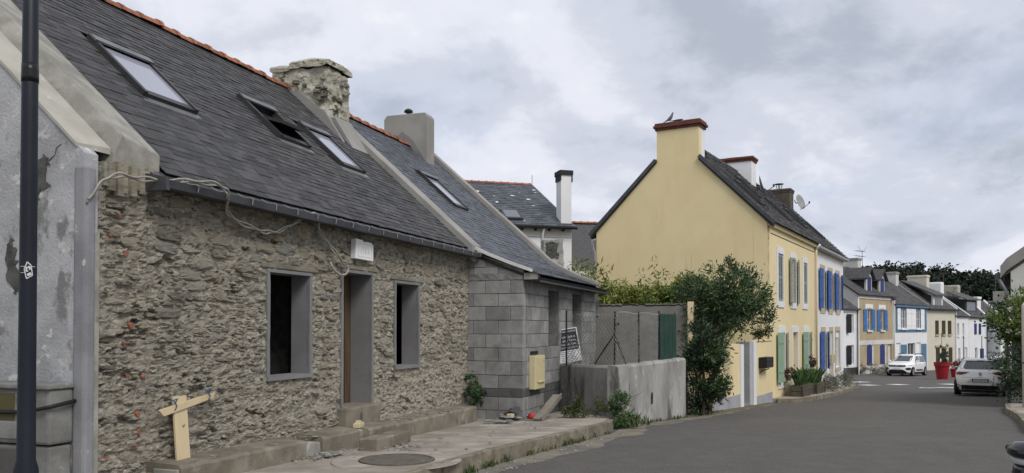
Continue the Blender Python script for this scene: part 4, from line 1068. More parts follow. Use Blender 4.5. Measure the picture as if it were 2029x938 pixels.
la = bush('laurel_bush', 'large dark glossy laurel bush leaning over the yellow garden wall', 'bush', (5.0, 19.75, G(19.7)), [
    ('leaf_laurel', (.30, .3, 2.62), (.88, .75, .84), 20, 3600, .11, .036, 'crown'), ('leaf_dark', (.25, .45, 2.50), (.66, .6, .62), 18, 2000, .10, .034, 'crown'), ('leaf_green', (.45, .0, 2.9), (.85, .5, .65), 16, 1300, .10, .032, 'crown'),  # dark core leaves and lighter top leaves paint shade and toplight into the crown
    ('leaf_laurel', (-.32, .5, 2.95), (.42, .4, .42), 14, 1100, .10, .034, 'crown'), ('leaf_laurel', (1.15, .45, 2.78), (.34, .35, .62), 14, 1000, .095, .034, 'crown'), ('leaf_laurel', (.42, .3, 3.42), (.34, .3, .30), 7, 520, .10, .034, 'crown'), ('leaf_laurel', (1.25, .4, 2.1), (.28, .3, .30), 6, 420, .10, .034, 'crown'), ('leaf_laurel', (-.5, .3, 2.3), (.35, .35, .40), 8, 800, .10, .034, 'crown')])
B().tube([(-.1, .3, 0), (.0, .3, .8), (.2, .35, 1.6), (.3, .4, 2.6)], [.06, .05, .045, .02], 8).build('trunk', 'bark', la)
b = B()
for k in range(9):
    a = k * .7; b.tube([(.1, .33, 1.3 + .1 * k), (.1 + .4 * math.cos(a), .35 + .4 * math.sin(a), 1.9 + .12 * k), (.2 + .75 * math.cos(a), .35 + .6 * math.sin(a), 2.3 + .12 * k)], [.022, .016, .006], 5)
b.build('branches', 'bark', la)
sbh = bush('shrub', 'dark upright shrub filling the gap right of the low wall, under the laurel', 'bush', (4.42, 18.7, G(18.7)), [
    ('leaf_dark', (.0, .0, .98), (.46, .42, .98), 26, 3800, .12, .034, 'foliage'), ('leaf_laurel', (-.05, -.05, 1.45), (.46, .4, .55), 18, 1500, .12, .035, 'foliage'), ('leaf_laurel', (.3, -.1, .65), (.30, .3, .5), 12, 900, .12, .034, 'foliage')])
B().tube([(0, 0, 0), (.03, .02, .7), (.0, .0, 1.5)], [.04, .03, .012], 6).build('trunk', 'bark', sbh)
sp = B()
for (x, h) in ((-.42, 2.05), (-.36, 1.8), (-.5, 1.7)):
    sp.tube([(x + .2, -.1, .6), (x + .05, -.12, h * .7), (x, -.12, h)], [.008, .006, .003], 4)
sp.build('shoots', 'leaf_green', sbh)
b = B()
def smp(): 
    x, h = random.choice(((-.42, 2.05), (-.36, 1.8), (-.5, 1.7))); t = random.random(); o = Vector((random.choice((-1, 1)), random.gauss(0, .3), .4)).normalized(); return Vector((x + .12 * (1 - t), -.12, h * (.6 + .4 * t))), o
leaves(b, 90, smp, .10, .03); b.build('shoot_leaves', 'leaf_laurel', sbh, stuff=True)
# weeds
def tuft(b, x, y, z, n, h, sp_):
    for _ in range(n):
        px, py = x + random.gauss(0, sp_), y + random.gauss(0, sp_); H = h * random.uniform(.4, 1.1)
        a = random.random() * 6.28; lx, ly = math.cos(a) * H * random.uniform(.1, .6), math.sin(a) * H * random.uniform(.1, .6); w = .006 + H * .02
        nx_, ny_ = -math.sin(a) * w, math.cos(a) * w
        b.add([(px - nx_, py - ny_, z), (px + nx_, py + ny_, z), (px + lx * .5 + nx_ * .8, py + ly * .5 + ny_ * .8, z + H * .65), (px + lx, py + ly, z + H), (px + lx * .5 - nx_ * .8, py + ly * .5 - ny_ * .8, z + H * .65)], [(0, 1, 2, 3, 4)])
wd = bush('weed_clump', 'bushy green weeds growing at the bend of the low wall by the kerb end', 'weeds', (1.93, 15.05, G(15.05) + .02), [
    ('leaf_green', (.05, .0, .25), (.28, .22, .32), 14, 1500, .075, .022, 'foliage'), ('leaf_weed', (-.55, .35, .30), (.45, .25, .20), 16, 1300, .065, .018, 'foliage')])
b = B()
for k in range(7): b.tube([(.05, 0, .1), (.15 + .05 * k * .4, .05, .35 + .03 * k), (.22 + .05 * k, .05 * (k % 3), .55 + .06 * (k % 4))], [.006, .005, .002], 4)
tuft(b, .3, .1, 0, 50, .3, .10); tuft(b, .55, .45, 0, 30, .2, .09); b.build('stalks', 'leaf_weed', wd, stuff=True)
gs = B()
rs = random.Random(12)
for (x0, y0), (x1, y1) in zip(KL[3:], KL[4:]):
    L = math.hypot(x1 - x0, y1 - y0)
    for k in range(int(L / .09)):
        t = rs.random(); x, y = lerp(x0, x1, t) + .03, lerp(y0, y1, t) - .02
        if fbm(x * 1.6, y * 1.6, 2) < .05 and rs.random() < .8: continue
        tuft(gs, x, y, G(y), rs.randrange(5, 16), rs.uniform(.05, .14), .035)
for k in range(40):
    t = rs.random(); p = B_.lerp(C_, t); tuft(gs, p.x + .05, p.y - .05, G(p.y), rs.randrange(3, 10), rs.uniform(.03, .11), .04)
for k in range(30):
    t = rs.random(); p = C_.lerp(Vector((5.2, 20.2)), t); tuft(gs, p.x + .05, p.y - .08, G(p.y), 6, .08, .05)
o = gs.build('kerb_weeds', 'leaf_weed'); o['kind'] = 'stuff'; o['label'] = 'patchy grass and weeds along the foot of the kerb and low wall'
iv = bush('corner_weed', 'small dark green climber in the corner where stone meets block wall', 'weeds', tuple(lw(-.16, -.2, .22)), [('leaf_green', (0, 0, .22), (.13, .12, .32), 12, 420, .055, .035, 'foliage'), ('leaf_dark', (.02, -.1, .08), (.22, .18, .10), 8, 320, .05, .035, 'foliage')])
gv = B(); rs = random.Random(21)
L0 = lump(1, 3)
for i in range(260):
    t = rs.random()
    if t < .5: q = Vector(KL[3]).lerp(Vector(KL[6]), rs.random()); x, y = q.x + rs.uniform(0, .35), q.y - rs.uniform(0, .25)
    else: q = Vector((4.0, 18.2)).lerp(Vector((6.6, 22.6)), rs.random()); x, y = q.x + rs.uniform(-.1, .3), q.y - rs.uniform(-.1, .35)
    s = rs.uniform(.005, .022); m = Matrix.Translation((x, y, G(y) + s * .3)) @ Matrix.Rotation(rs.uniform(0, 6), 4, 'Z') @ Matrix.Diagonal((s * 1.5, s, s, 1))
    gv.add([m @ Vector(v) for v in L0.v], L0.f)
o = gv.build('grit', 'rubble'); o['kind'] = 'stuff'; o['label'] = 'loose grit and pebbles along the road edge'
# verge of dry soil under the laurel and along the garden wall
vg = slab('verge', 'soil', [(3.9, 17.95), (5.3, 19.9), (7.2, 23.2), (8.0, 25.1), (7.6, 25.3), (4.6, 20.2), (3.4, 18.4)], .02, .1)
# ------------------------------------------------------------------ yellow house and its white neighbour
YX, YY, YAZ = 8.15, 25.7, 30.4
YM = Matrix.Translation((YX, YY, 0)) @ Matrix.Rotation(R(90 - YAZ), 4, 'Z')
def yw(u, y, z=0.0): return YM @ Vector((u, y, z))
def pane_window(parent, a, c, d, e, y=.12, fm='white_clean', pane='glass', mull=True, nm='window', bars=(.5,)):
    b = B(); q = .045
    b.box(a, a + q, y, y + .05, d, e); b.box(c - q, c, y, y + .05, d, e); b.box(a + q, c - q, y, y + .05, e - q, e); b.box(a + q, c - q, y, y + .05, d, d + q)
    if mull: b.box((a + c) / 2 - .03, (a + c) / 2 + .03, y - .002, y + .05, d + q, e - q)
    for t in bars:
        z = lerp(d, e, t); b.box(a + q, c - q, y + .01, y + .045, z - .015, z + .015)
    w = b.build(nm, fm, parent)
    bx('pane', pane, w, a + q - .003, c - q + .003, y + .018, y + .026, d + q - .003, e - q + .003)
    return w
def louvre(parent, x0, x1, z0, z1, y, m, ang=0.0, hinge=None, plain=False, label=None):
    w = x1 - x0; b = B(); t = .035; s = .055
    if plain:
        b.box(0, w, 0, t, 0, z1 - z0)
        for k in range(1, 4): b.box(w * k / 4 - .004, w * k / 4 + .004, -.004, 0.002, .03, z1 - z0 - .03)
        b.box(.02, w - .02, -.018, -.001, (z1 - z0) * .2, (z1 - z0) * .2 + .08); b.box(.02, w - .02, -.018, -.001, (z1 - z0) * .78, (z1 - z0) * .78 + .08)
    else:
        H = z1 - z0
        b.box(0, s, 0, t, 0, H); b.box(w - s, w, 0, t, 0, H)
        for z in (0, H * .48, H - .08): b.box(s, w - s, 0, t, z, z + .08)
        for lo_, hi_ in ((.10, H * .48 - .02), (H * .48 + .1, H - .1)):
            z = lo_
            while z < hi_: b.add([(s, 0, z), (w - s, 0, z), (w - s, t, z + .035), (s, t, z + .035)], [(0, 1, 2, 3)]); z += .05
    o = b.build('shutter', m, parent, label=label)
    o.location = (x0, y, z0)
    if ang:
        if hinge == 'r':
            o.location = (x1, y, z0); me = o.data
            for v in me.vertices: v.co.x -= w
        o.rotation_euler = (0, 0, ang)
    return o
def gable_house(root, L, D, z0, ze, zr, wall, roofm, ops, t=.22, ov=.16, eo=.18, wname='wall', x0=0.0, gmat=None, rth=.10, ridge_m=None, slat=0):
    b = B(); wall_sheet(b, x0, L, z0, ze, ops, t)
    b.quad((x0, D, z0), (L, D, z0), (L, D, ze), (x0, D, ze))
    g = b if gmat is None else B()
    for x in (x0 + .001, L - .001): g.quad((x, 0, z0), (x, D, z0), (x, D, ze), (x, D / 2, zr - .05), (x, 0, ze))
    b.box(x0 + .2, L - .2, t + .9, t + 1.0, z0, ze)
    w = b.build(wname, wall, root)
    if gmat is not None: g.build('gable', gmat, root)
    k = (zr - ze) / (D / 2)
    r = B()
    r.prism([(-eo, ze - k * eo), (D / 2, zr), (D + eo, ze - k * eo), (D + eo, ze - k * eo - rth), (D / 2, zr - rth * 1.3), (-eo, ze - k * eo - rth)], 'x', x0 - ov, L + ov)
    if slat:
        row = 0; s = 0.0; sl = math.hypot(D / 2 + eo, k * (D / 2 + eo)); ty, tz = (D / 2 + eo) / sl, k * (D / 2 + eo) / sl
        r2 = B()
        while s < sl - .05:
            x = x0 - ov - (.15 if row % 2 else 0)
            while x < L + ov:
                a, c = max(x, x0 - ov), min(x + .30 * random.uniform(.9, 1.1), L + ov); x += .30
                if c - a < .04: continue
                lf = .022 + random.uniform(-.006, .010)
                O = Vector((0, -eo + ty * s, ze - k * eo + tz * s)); Nn = Vector((0, -tz, ty)); T = Vector((0, ty, tz))
                A = O + Nn * lf; Bq = O + T * slat * 1.25 + Nn * .006
                r2.add([(a, A.y, A.z), (c - .006, A.y, A.z), (c - .006, Bq.y, Bq.z), (a, Bq.y, Bq.z), (a, O.y, O.z), (c - .006, O.y, O.z)], [(0, 1, 2, 3), (0, 4, 5, 1)])
            s += slat; row += 1
        r2.build('slates', roofm, root, stuff=True)
        r.build('roof', 'deck', root)
    else: r.build('roof', roofm, root)
    return w
yh = frame('yellow_house', 'tall pale yellow gabled house with green and grey shutters on its street front', 'house', YX, YY, YAZ)
GB = -1.35
ops = [(1.42, 2.2, 2.50, 4.10), (3.62, 4.34, 2.50, 4.08), (5.8, 6.52, 2.52, 4.09), (1.66, 2.42, -.22, 1.44), (3.75, 4.6, -.95, 1.44), (6.0, 6.76, -.15, 1.44)]
b = B(); wall_sheet(b, 0, 8.15, -1.6, 5.06, ops, .22); b.box(.3, 8.1, 1.2, 1.3, -1.5, 5.0)
b.quad((0, 5.95, -1.6), (8.15, 5.95, -1.6), (8.15, 5.95, 5.06), (0, 5.95, 5.06))
b.build('front_wall', 'yellow_pale', yh)
B().prism([(0, -1.6), (5.95, -1.6), (5.95, 5.10), (3.69, 7.30), (3.69, 8.33), (2.22, 8.33), (2.22, 7.30), (0, 5.06)], 'x', -.02, .25).build('gable_wall', 'yellow', yh)
B().prism([(2.22, 7.1), (3.69, 7.1), (3.69, 8.33), (2.22, 8.33)], 'x', .252, .62).build('chimney', 'white', yh)
b = B()
for k, (o, z0, z1) in enumerate(((.05, 8.33, 8.41), (.10, 8.41, 8.50), (.06, 8.50, 8.58))): b.box(-.02 - o, .62 + o, 2.22 - o, 3.69 + o, z0 + .001 * k, z1)
cb_ = b.build('chimney_cap', 'brick_dark', yh, bevel=.012)
bx('stone_on_cap', 'cement', cb_, .2, .4, 2.95 + .25, 3.15 + .3, 8.58, 8.64, .02)
def yslope(L0, L1, zr, nm, root, sl):
    D = 5.95; eo = .16; k = 1.0
    B().prism([(-eo, 5.06 - eo + .10), (2.975, 8.05), (6.15, 4.98), (6.15, 4.86), (2.975, 7.90), (-eo, 4.98)], 'x', L0, L1).build('roof_deck', 'deck', root)
yslope(.252, 8.19, 8.05, 'roof', yh, 0)
for y0_, y1_ in ((-.16, 2.215), (3.695, 6.15)): B().prism([(y0_, 5.1 + (y0_ if y0_ < 3 else 5.95 - y0_)), (y1_, 5.1 + (y1_ if y0_ < 3 else 5.95 - y1_)), (y1_, 4.98 + (y1_ if y0_ < 3 else 5.95 - y1_)), (y0_, 4.98 + (y0_ if y0_ < 3 else 5.95 - y0_))], 'x', -.10, .25).build('roof_edge', 'deck', yh)
def yslates(root, x0, x1):
    um = B(); row = 0; s = 0.0; sl = 3.135 * 1.414; T = Vector((0, .7071, .7071)); N = Vector((0, -.7071, .7071)); rs = random.Random(int(x0 * 10) + 5)
    while s < sl - .05:
        x = x0 - (.15 if row % 2 else 0)
        while x < x1:
            a, c = max(x, x0), min(x + .30, x1); x += .30
            if c - a < .04: continue
            if a < .64 and s * .7071 - .2 > 2.05 and x0 < 0: a = max(a, .64)
            if c - a < .04: continue
            lf = .03 + rs.uniform(-.008, .012)
            O = Vector((0, -.20, 4.985)) + T * s; A = O + N * lf; q = O + T * .26 + N * .008
            um.add([(a, A.y, A.z), (c - .007, A.y, A.z), (c - .007, q.y, q.z), (a, q.y, q.z), (a, O.y, O.z), (c - .007, O.y, O.z)], [(0, 1, 2, 3), (0, 4, 5, 1)])
        s += .19; row += 1
    um.build('slates', 'slate_far', root, stuff=True)
yslates(yh, -.10, 8.19)
b = B()
for (y0, z0, y1, z1) in ((-.24, 4.93, 2.20, 7.33), (3.71, 7.33, 6.20, 4.90)):
    d = Vector((0, y1 - y0, z1 - z0)); L = d.length; d.normalize(); nn_ = Vector((0, -d.z, d.y)) * (1 if d.z > 0 else 1)
    B().obox((-.06, (y0 + y1) / 2, (z0 + z1) / 2), (.06, 0, 0), d * L / 2, nn_ * .06).build('verge_board', 'zinc', yh)
bx('render_joint', 'yellow_pale', yh, -.026, -.0205, .42, .435, -1.2, 5.45)
b = B()
for i in range(22): b.obox((.8 + i * .34, 2.975, 8.09), (.18, 0, .01 * (i % 2)), (0, .11, 0), (0, 0, .05))
b.build('ridge_tiles', 'slate_far', yh, stuff=True)
for i, (x, y, w_, l_) in enumerate(((1.6, 1.0, .8, 1.2), (3.6, 1.55, .75, 1.1), (5.8, .95, .8, 1.2))):
    T = Vector((0, .7071, .7071)); N = Vector((0, -.7071, .7071)); O = Vector((x, y, 5.18 + y)) 
    f = B(); f.obox(O - Vector((w_ / 2, 0, 0)) + N * .05, (.035, 0, 0), T * l_ / 2, N * .06); f.obox(O + Vector((w_ / 2, 0, 0)) + N * .05, (.035, 0, 0), T * l_ / 2, N * .06)
    f.obox(O - T * (l_ / 2 - .04) + N * .045, (w_ / 2 - .036, 0, 0), T * .04, N * .05); f.obox(O + T * (l_ / 2 - .04) + N * .05, (w_ / 2 - .036, 0, 0), T * .04, N * .055)
    s = f.build('skylight', 'frame_grey', yh); B().obox(O + N * .06, (w_ / 2 - .037, 0, 0), T * (l_ / 2 - .085), N * .005).build('pane', 'glass_grey', s)
bx('eave_moulding', 'yellow_pale', yh, 0.0, 8.15, -.10, -.002, 4.86, 5.03, .02)
bx('string_line', 'wood_dark', yh, .42, 7.98, -.012, -.001, 4.655, 4.68)
for (a, c, d, e) in ops[:3]: 
    b = B(); b.box(a - .22, a - .001, -.03, 0.001, d, e); b.box(c + .001, c + .12, -.03, 0.001, d, e); b.box(a - .22, c + .12, -.031, .001, e + .001, e + .20); b.box(a - .22, c + .12, -.034, .001, d - .21, d - .001)
    b.build('window_surround', 'white', yh)
for (a, c, d, e) in (ops[3], ops[5]):
    b = B(); b.box(a - .30, a - .001, -.03, .001, d, e); b.box(c + .001, c + .10, -.03, .001, d, e); b.box(a - .30, c + .10, -.031, .001, e + .001, e + .22); b.box(a - .30, c + .10, -.034, .001, d - .22, d - .001)
    b.build('window_surround', 'white', yh); pane_window(yh, a, c, d, e, pane='glass_grey')
a, c, d, e = ops[4]
b = B(); b.box(a - .20, a - .001, -.03, .001, d, e); b.box(c + .001, c + .16, -.03, .001, d, e); b.box(a - .20, c + .16, -.031, .001, e + .001, e + .21); b.build('door_surround', 'white', yh)
dr_ = bx('door', 'white_dirty', yh, a, c, .14, .19, d, e); B().lathe([(.03, 0), (.03, .05)], (c - .12, .10, .2), 8).build('handle', 'black', dr_)
for k in (0, 2):
    a, c, d, e = ops[k]; m_ = (a + c) / 2
    louvre(yh, a + .005, m_ - .004, d + .01, e - .01, .0, 'paint_greygreen'); louvre(yh, m_ + .004, c - .005, d + .01, e - .01, .002, 'paint_greygreen')
    bx('room_shade', 'dark', yh, a, c, .16, .2, d, e)  # dark sheet behind the slats, painted as the unlit room
a, c, d, e = ops[1]; pane_window(yh, a, c, d, e, pane='glass_grey')
louvre(yh, a - .50, a - .02, d - .02, e, -.085, 'paint_greygreen', R(-9), 'l'); louvre(yh, c + .03, c + .47, d - .02, e, -.06, 'paint_greygreen', R(9), 'r')
a, c, d, e = ops[3]; louvre(yh, a - .56, a - .03, d, e, -.09, 'paint_green', R(-6), 'l', True); louvre(yh, c + .03, c + .38, d, e, -.05, 'paint_green', R(14), 'r', True)
a, c, d, e = ops[5]; louvre(yh, a - .56, a - .03, d + .03, e, -.09, 'paint_green', R(-6), 'l', True); louvre(yh, c + .03, c + .38, d + .03, e, -.05, 'paint_green', R(14), 'r', True)
dp = B().tube([(8.12, -.09, 4.80), (8.12, -.07, 4.6), (8.12, -.07, -1.0)], .045, 8).build('downpipe', 'yellow_pale', yh, True)
B().tube([(8.15, -.22, 4.98), (8.12, -.16, 4.92), (8.12, -.09, 4.78)], .06, 8).build('gutter_outlet', 'white', yh, True)
bx('plinth', 'plinth', yh, 0.0, 8.15, -.03, -.001, -1.5, -.86)
B().tube([(-.04, -.04, 1.32), (-.12, -.05, 1.30), (-.2, -.04, 1.34)], .02, 5).build('wall_bracket', 'iron', yh)
B().tube([(.05, -.03, 1.5), (.05, -.03, -1.2)], .014, 6).build('corner_cable', 'yellow_pale', yh)
B().tube([(-.03, 5.98, 4.75), (-.10, 6.08, 4.7), (-.08, 6.05, 4.4), (-.06, 6.0, 4.3), (-.06, 6.0, -.5)], .04, 6).build('rear_downpipe', 'zinc_pale', yh, True)

wh = frame('white_house', 'white rendered house with bright blue shutters joined to the yellow house', 'house', YX, YY, YAZ)
wops = [(9.55, 10.45, 2.45, 4.06), (11.55, 12.45, 2.45, 4.06), (13.6, 14.5, 2.45, 4.06), (9.72, 10.5, -.16, 1.44), (11.78, 12.5, -.98, 1.44), (13.3, 14.5, -.24, 1.46)]
b = B(); wall_sheet(b, 8.16, 15.8, -1.8, 4.72, wops, .24, .005); b.box(8.3, 15.6, 1.2, 1.3, -1.7, 4.7)
b.quad((8.16, 5.95, -1.6), (15.8, 5.95, -1.6), (15.8, 5.95, 5.06), (8.16, 5.95, 5.06))
b.quad((15.79, .006, -1.8), (15.79, 5.95, -1.8), (15.79, 5.95, 5.0), (15.79, 2.97, 7.9), (15.79, .006, 5.0))
b.build('wall', 'white', wh)
bx('upper_band', 'yellow_pale', wh, 8.17, 15.8, .0, .05, 4.725, 5.0)
bx('gutter', 'zinc_pale', wh, 8.20, 16.1, -.24, -.02, 4.82, 4.95, .03)
yslope(8.191, 16.1, 8.05, 'roof', wh, 0); yslates(wh, 8.191, 16.1)
for (a, c, d, e) in wops[:3]:
    pane_window(wh, a, c, d, e, pane='glass_grey')
    b = B(); b.box(a - .12, a - .001, -.015, .006, d, e); b.box(c + .001, c + .12, -.015, .006, d, e); b.box(a - .12, c + .12, -.016, .006, e + .001, e + .22); b.box(a - .12, c + .12, -.02, .006, d - .24, d - .001); b.build('window_surround', 'stone_trim', wh)
    louvre(wh, a - .53, a - .04, d - .03, e + .03, -.07, 'paint_blue', R(-8), 'l', True); louvre(wh, c + .04, c + .50, d - .03, e + .03, -.05, 'paint_blue', R(16), 'r', True)
for k, (a, c, d, e) in enumerate(wops[3:]):
    b = B(); b.box(a - .12, a - .001, -.02, .006, d, e); b.box(c + .001, c + .12, -.02, .006, d, e); b.box(a - .12, c + .12, -.021, .006, e + .001, e + .20)
    if k != 1: b.box(a - .16, c + .16, -.05, .006, d - .16, d - .001)
    b.build('window_surround' if k != 1 else 'door_surround', 'stone_trim', wh)
    if k != 1: pane_window(wh, a, c, d, e, pane='glass_grey')
    else: bx('door', 'white_dirty', wh, a, c, .12, .17, d, e)
a, c, d, e = wops[3]; louvre(wh, a - .50, a - .04, d, e, -.07, 'paint_blue', R(-8), 'l', True); louvre(wh, c + .04, c + .5, d, e, -.05, 'paint_blue', R(16), 'r', True)
w = bx('roller_shutter', 'white_clean', wh, 13.31, 14.49, .06, .10, 1.15, 1.45)
bx('wall_box', 'stone_trim', wh, 11.35, 12.35, -.16, -.01, .05, .42, .01)
def brick_chimney(root, x0, x1, y0, y1, z0, z1, m, capm, ch_=.08):
    c = bx('chimney', m, root, x0, x1, y0, y1, z0, z1, .01)
    b = B(); b.box(x0 - ch_ * .5, x1 + ch_ * .5, y0 - ch_ * .5, y1 + ch_ * .5, z1 + .001, z1 + .09); b.box(x0 - ch_, x1 + ch_, y0 - ch_, y1 + ch_, z1 + .091, z1 + .19)
    b.build('cap', capm, c, bevel=.01); return c
c = brick_chimney(yh, 7.35, 8.1, 2.30, 3.6, 7.2, 8.50, 'white', 'brick_dark'); bx('rim_stone', 'cement', c, 7.5, 7.8, 2.9, 3.4, 8.69, 8.75, .02)
c = brick_chimney(wh, 14.9, 15.75, 2.30, 3.6, 7.2, 8.30, 'chimney_dark' if False else 'wood_dark', 'wood_dark', .05)
b = B(); b.lathe([(.12, 0), (.10, .04), (.10, .06)], (15.3, 2.9, 8.49), 10); 
for k in range(4): b.tube([(15.3 + .09 * math.cos(k * 1.57), 2.9 + .09 * math.sin(k * 1.57), 8.54), (15.3 + .15 * math.cos(k * 1.57), 2.9 + .15 * math.sin(k * 1.57), 8.78)], .02, 4)
b.lathe([(.22, .29), (.22, .32)], (15.3, 2.9, 8.49), 12); b.build('cowl', 'zinc', c)
bx('roof_hatch', 'deck', wh, 12.6, 13.0, 1.2, 1.5, 6.28, 6.5)
for i, (x, y) in enumerate(((9.8, 1.1), (11.6, 1.5), (13.6, 1.0))):
    T = Vector((0, .7071, .7071)); N = Vector((0, -.7071, .7071)); O = Vector((x, y, 5.18 + y)); w_, l_ = .8, 1.2
    f = B(); f.obox(O - Vector((w_ / 2, 0, 0)) + N * .05, (.035, 0, 0), T * l_ / 2, N * .06); f.obox(O + Vector((w_ / 2, 0, 0)) + N * .05, (.035, 0, 0), T * l_ / 2, N * .06)
    f.obox(O - T * (l_ / 2 - .04) + N * .045, (w_ / 2 - .036, 0, 0), T * .04, N * .05); f.obox(O + T * (l_ / 2 - .04) + N * .05, (w_ / 2 - .036, 0, 0), T * .04, N * .055)
    s = f.build('skylight', 'frame_grey', wh); B().obox(O + N * .06, (w_ / 2 - .037, 0, 0), T * (l_ / 2 - .085), N * .005).build('pane', 'glass_grey', s)
def dish(label, u, y, z, faz, arm):
    t = thing('satellite_dish', label, 'satellite dish', tuple(yw(u, y, z)), R(faz))
    b = B(); n = 20; r = .40                                  # bowl opening towards local +x
    rings = [(0, .0), (.3, .02), (.65, .07), (1, .15)]
    for k, (q, d) in enumerate(rings):
        for i in range(n): a = 2 * math.pi * i / n; b.v.append((d * .6, r * q * math.cos(a), r * q * math.sin(a)))
    for k in range(3): b.f += [(k * n + i, k * n + (i + 1) % n, (k + 1) * n + (i + 1) % n, (k + 1) * n + i) for i in range(n)]
    o = b.build('bowl', 'dish', t, True); md = o.modifiers.new('s', 'SOLIDIFY'); md.thickness = .012; o.rotation_euler = (0, R(-16), 0)
    B().tube([(.05, 0, -.38), (.30, 0, -.28), (.56, 0, -.10)], .016, 6).build('feed_arm', 'zinc', t)
    B().lathe([(.03, 0), (.045, .02), (.045, .09), (.03, .11)], (.56, 0, -.12), 8).build('receiver', 'zinc', t)
    B().tube([(-.02, 0, -.02), (-.14, .0, -.03), (-.20, 0, 0), arm], .024, 6).build('wall_bracket', 'zinc', t)
    return t
dish('satellite dish seen nearly edge-on beside the white chimney with the brick red cap', 8.55, 2.25, 7.68, -20, (-.42, .12, .05))
dish('pale satellite dish turned towards us beside the dark chimney', 16.9, 2.25, 8.05, -48, (.33, -1.05, -.05))
bd = thing('bird', 'grey pigeon-like bird perched upright on the chimney of the yellow house', 'bird', tuple(yw(.30, 3.32, 8.64)), R(-20))
def skin(name, pts, edges, rad, m, parent):
    me = bpy.data.meshes.new(name); me.from_pydata(pts, edges, []); o = bpy.data.objects.new(name, me); COL.objects.link(o); o.parent = parent
    me.materials.append(M[m]); md = o.modifiers.new('skin', 'SKIN')
    for v, r in zip(me.skin_vertices[0].data, rad): v.radius = r
    me.skin_vertices[0].data[0].use_root = True
    sb_ = o.modifiers.new('sub', 'SUBSURF'); sb_.levels = 1; sb_.render_levels = 2; me.polygons.foreach_set('use_smooth', [True] * len(me.polygons)); return o
skin('body', [(0, 0, .16), (.05, 0, .23), (.075, 0, .30), (.085, 0, .345), (.12, 0, .35), (-.07, 0, .11), (-.17, 0, .06), (-.24, 0, .025), (.0, .02, .08), (.005, .02, .0), (.0, -.02, .08), (.005, -.02, .0)],
     [(0, 1), (1, 2), (2, 3), (3, 4), (0, 5), (5, 6), (6, 7), (0, 8), (8, 9), (0, 10), (10, 11)],
     [(.062, .06), (.055, .052), (.034, .034), (.032, .032), (.008, .006), (.05, .042), (.032, .015), (.022, .006), (.012, .012), (.007, .007), (.012, .012), (.007, .007)], 'bird', bd)
bd2 = thing('bird', 'second darker bird crouching flat beside the upright bird on the chimney', 'bird', tuple(yw(.34, 3.10, 8.62)), R(-12))
skin('body', [(0, 0, .09), (.10, 0, .10), (.17, 0, .11), (.22, 0, .105), (-.10, 0, .08), (-.20, 0, .085), (0, .02, .04), (0, .02, -.02), (0, -.02, .04), (0, -.02, -.02)],
     [(0, 1), (1, 2), (2, 3), (0, 4), (4, 5), (0, 6), (6, 7), (0, 8), (8, 9)], [(.05, .036), (.045, .034), (.028, .026), (.006, .006), (.036, .022), (.02, .008), (.01, .01), (.006, .006), (.01, .01), (.006, .006)], 'bird_dark', bd2)

# garden wall with a door, in line with the front of the yellow house
gwl = frame('garden_wall', 'pale yellow garden wall with a grey plinth and a narrow gateway between white piers', 'wall', YX, YY, YAZ)
def strip_wall(x0, x1, top, m, nm, y0=-.12, y1=.12, z0=-1.2): return bx(nm, m, gwl, x0, x1, y0, y1, z0, top)
strip_wall(-6.4, -3.94, 1.16, 'yellow', 'wall_panel'); strip_wall(-2.18, -.03, 1.20, 'yellow', 'wall_panel')
B().box(-6.4, -3.945, -.135, -.119, -1.2, -.22).build('plinth', 'plinth', gwl); B().box(-2.175, -.03, -.135, -.119, -1.3, -.42).build('plinth', 'plinth', gwl)
strip_wall(-3.94, -3.62, 1.14, 'white', 'pier', -.16, .14); strip_wall(-2.52, -2.18, 1.20, 'white', 'pier', -.16, -.06)
bx('door', 'door_brown', gwl, -3.62, -2.52, .17, .22, -.62, 1.1); bx('doorstep', 'cement', gwl, -3.6, -2.54, -.05, .17, -1.2, -.60)
bx('side_return', 'plinth', gwl, -2.60, -2.521, -.059, .34, -1.2, 1.19); bx('coping', 'yellow_pale', gwl, -2.17, -.04, -.15, .15, 1.201, 1.23)
bb = frame('postbox', 'black metal postbox on an iron bracket fixed to the yellow garden wall', 'letterbox', *yw(-1.25, -.35).xy, YAZ, z=.40)
B().prism([(-.02, 0), (.26, 0), (.26, .29), (.20, .32), (-.02, .32)], 'x', -.55, .30).build('case', 'black', bb, bevel=.01)
B().box(-.50, .25, -.03, -.021, .19, .215).build('slot', 'dark', bb); B().box(.19, .29, -.026, -.020, .03, .29).build('label_plate', 'green_board', bb)
B().tube([(-.45, .23, -.16), (-.3, .18, -.10), (-.1, .02, -.03)], .016, 5).build('bracket', 'iron', bb)
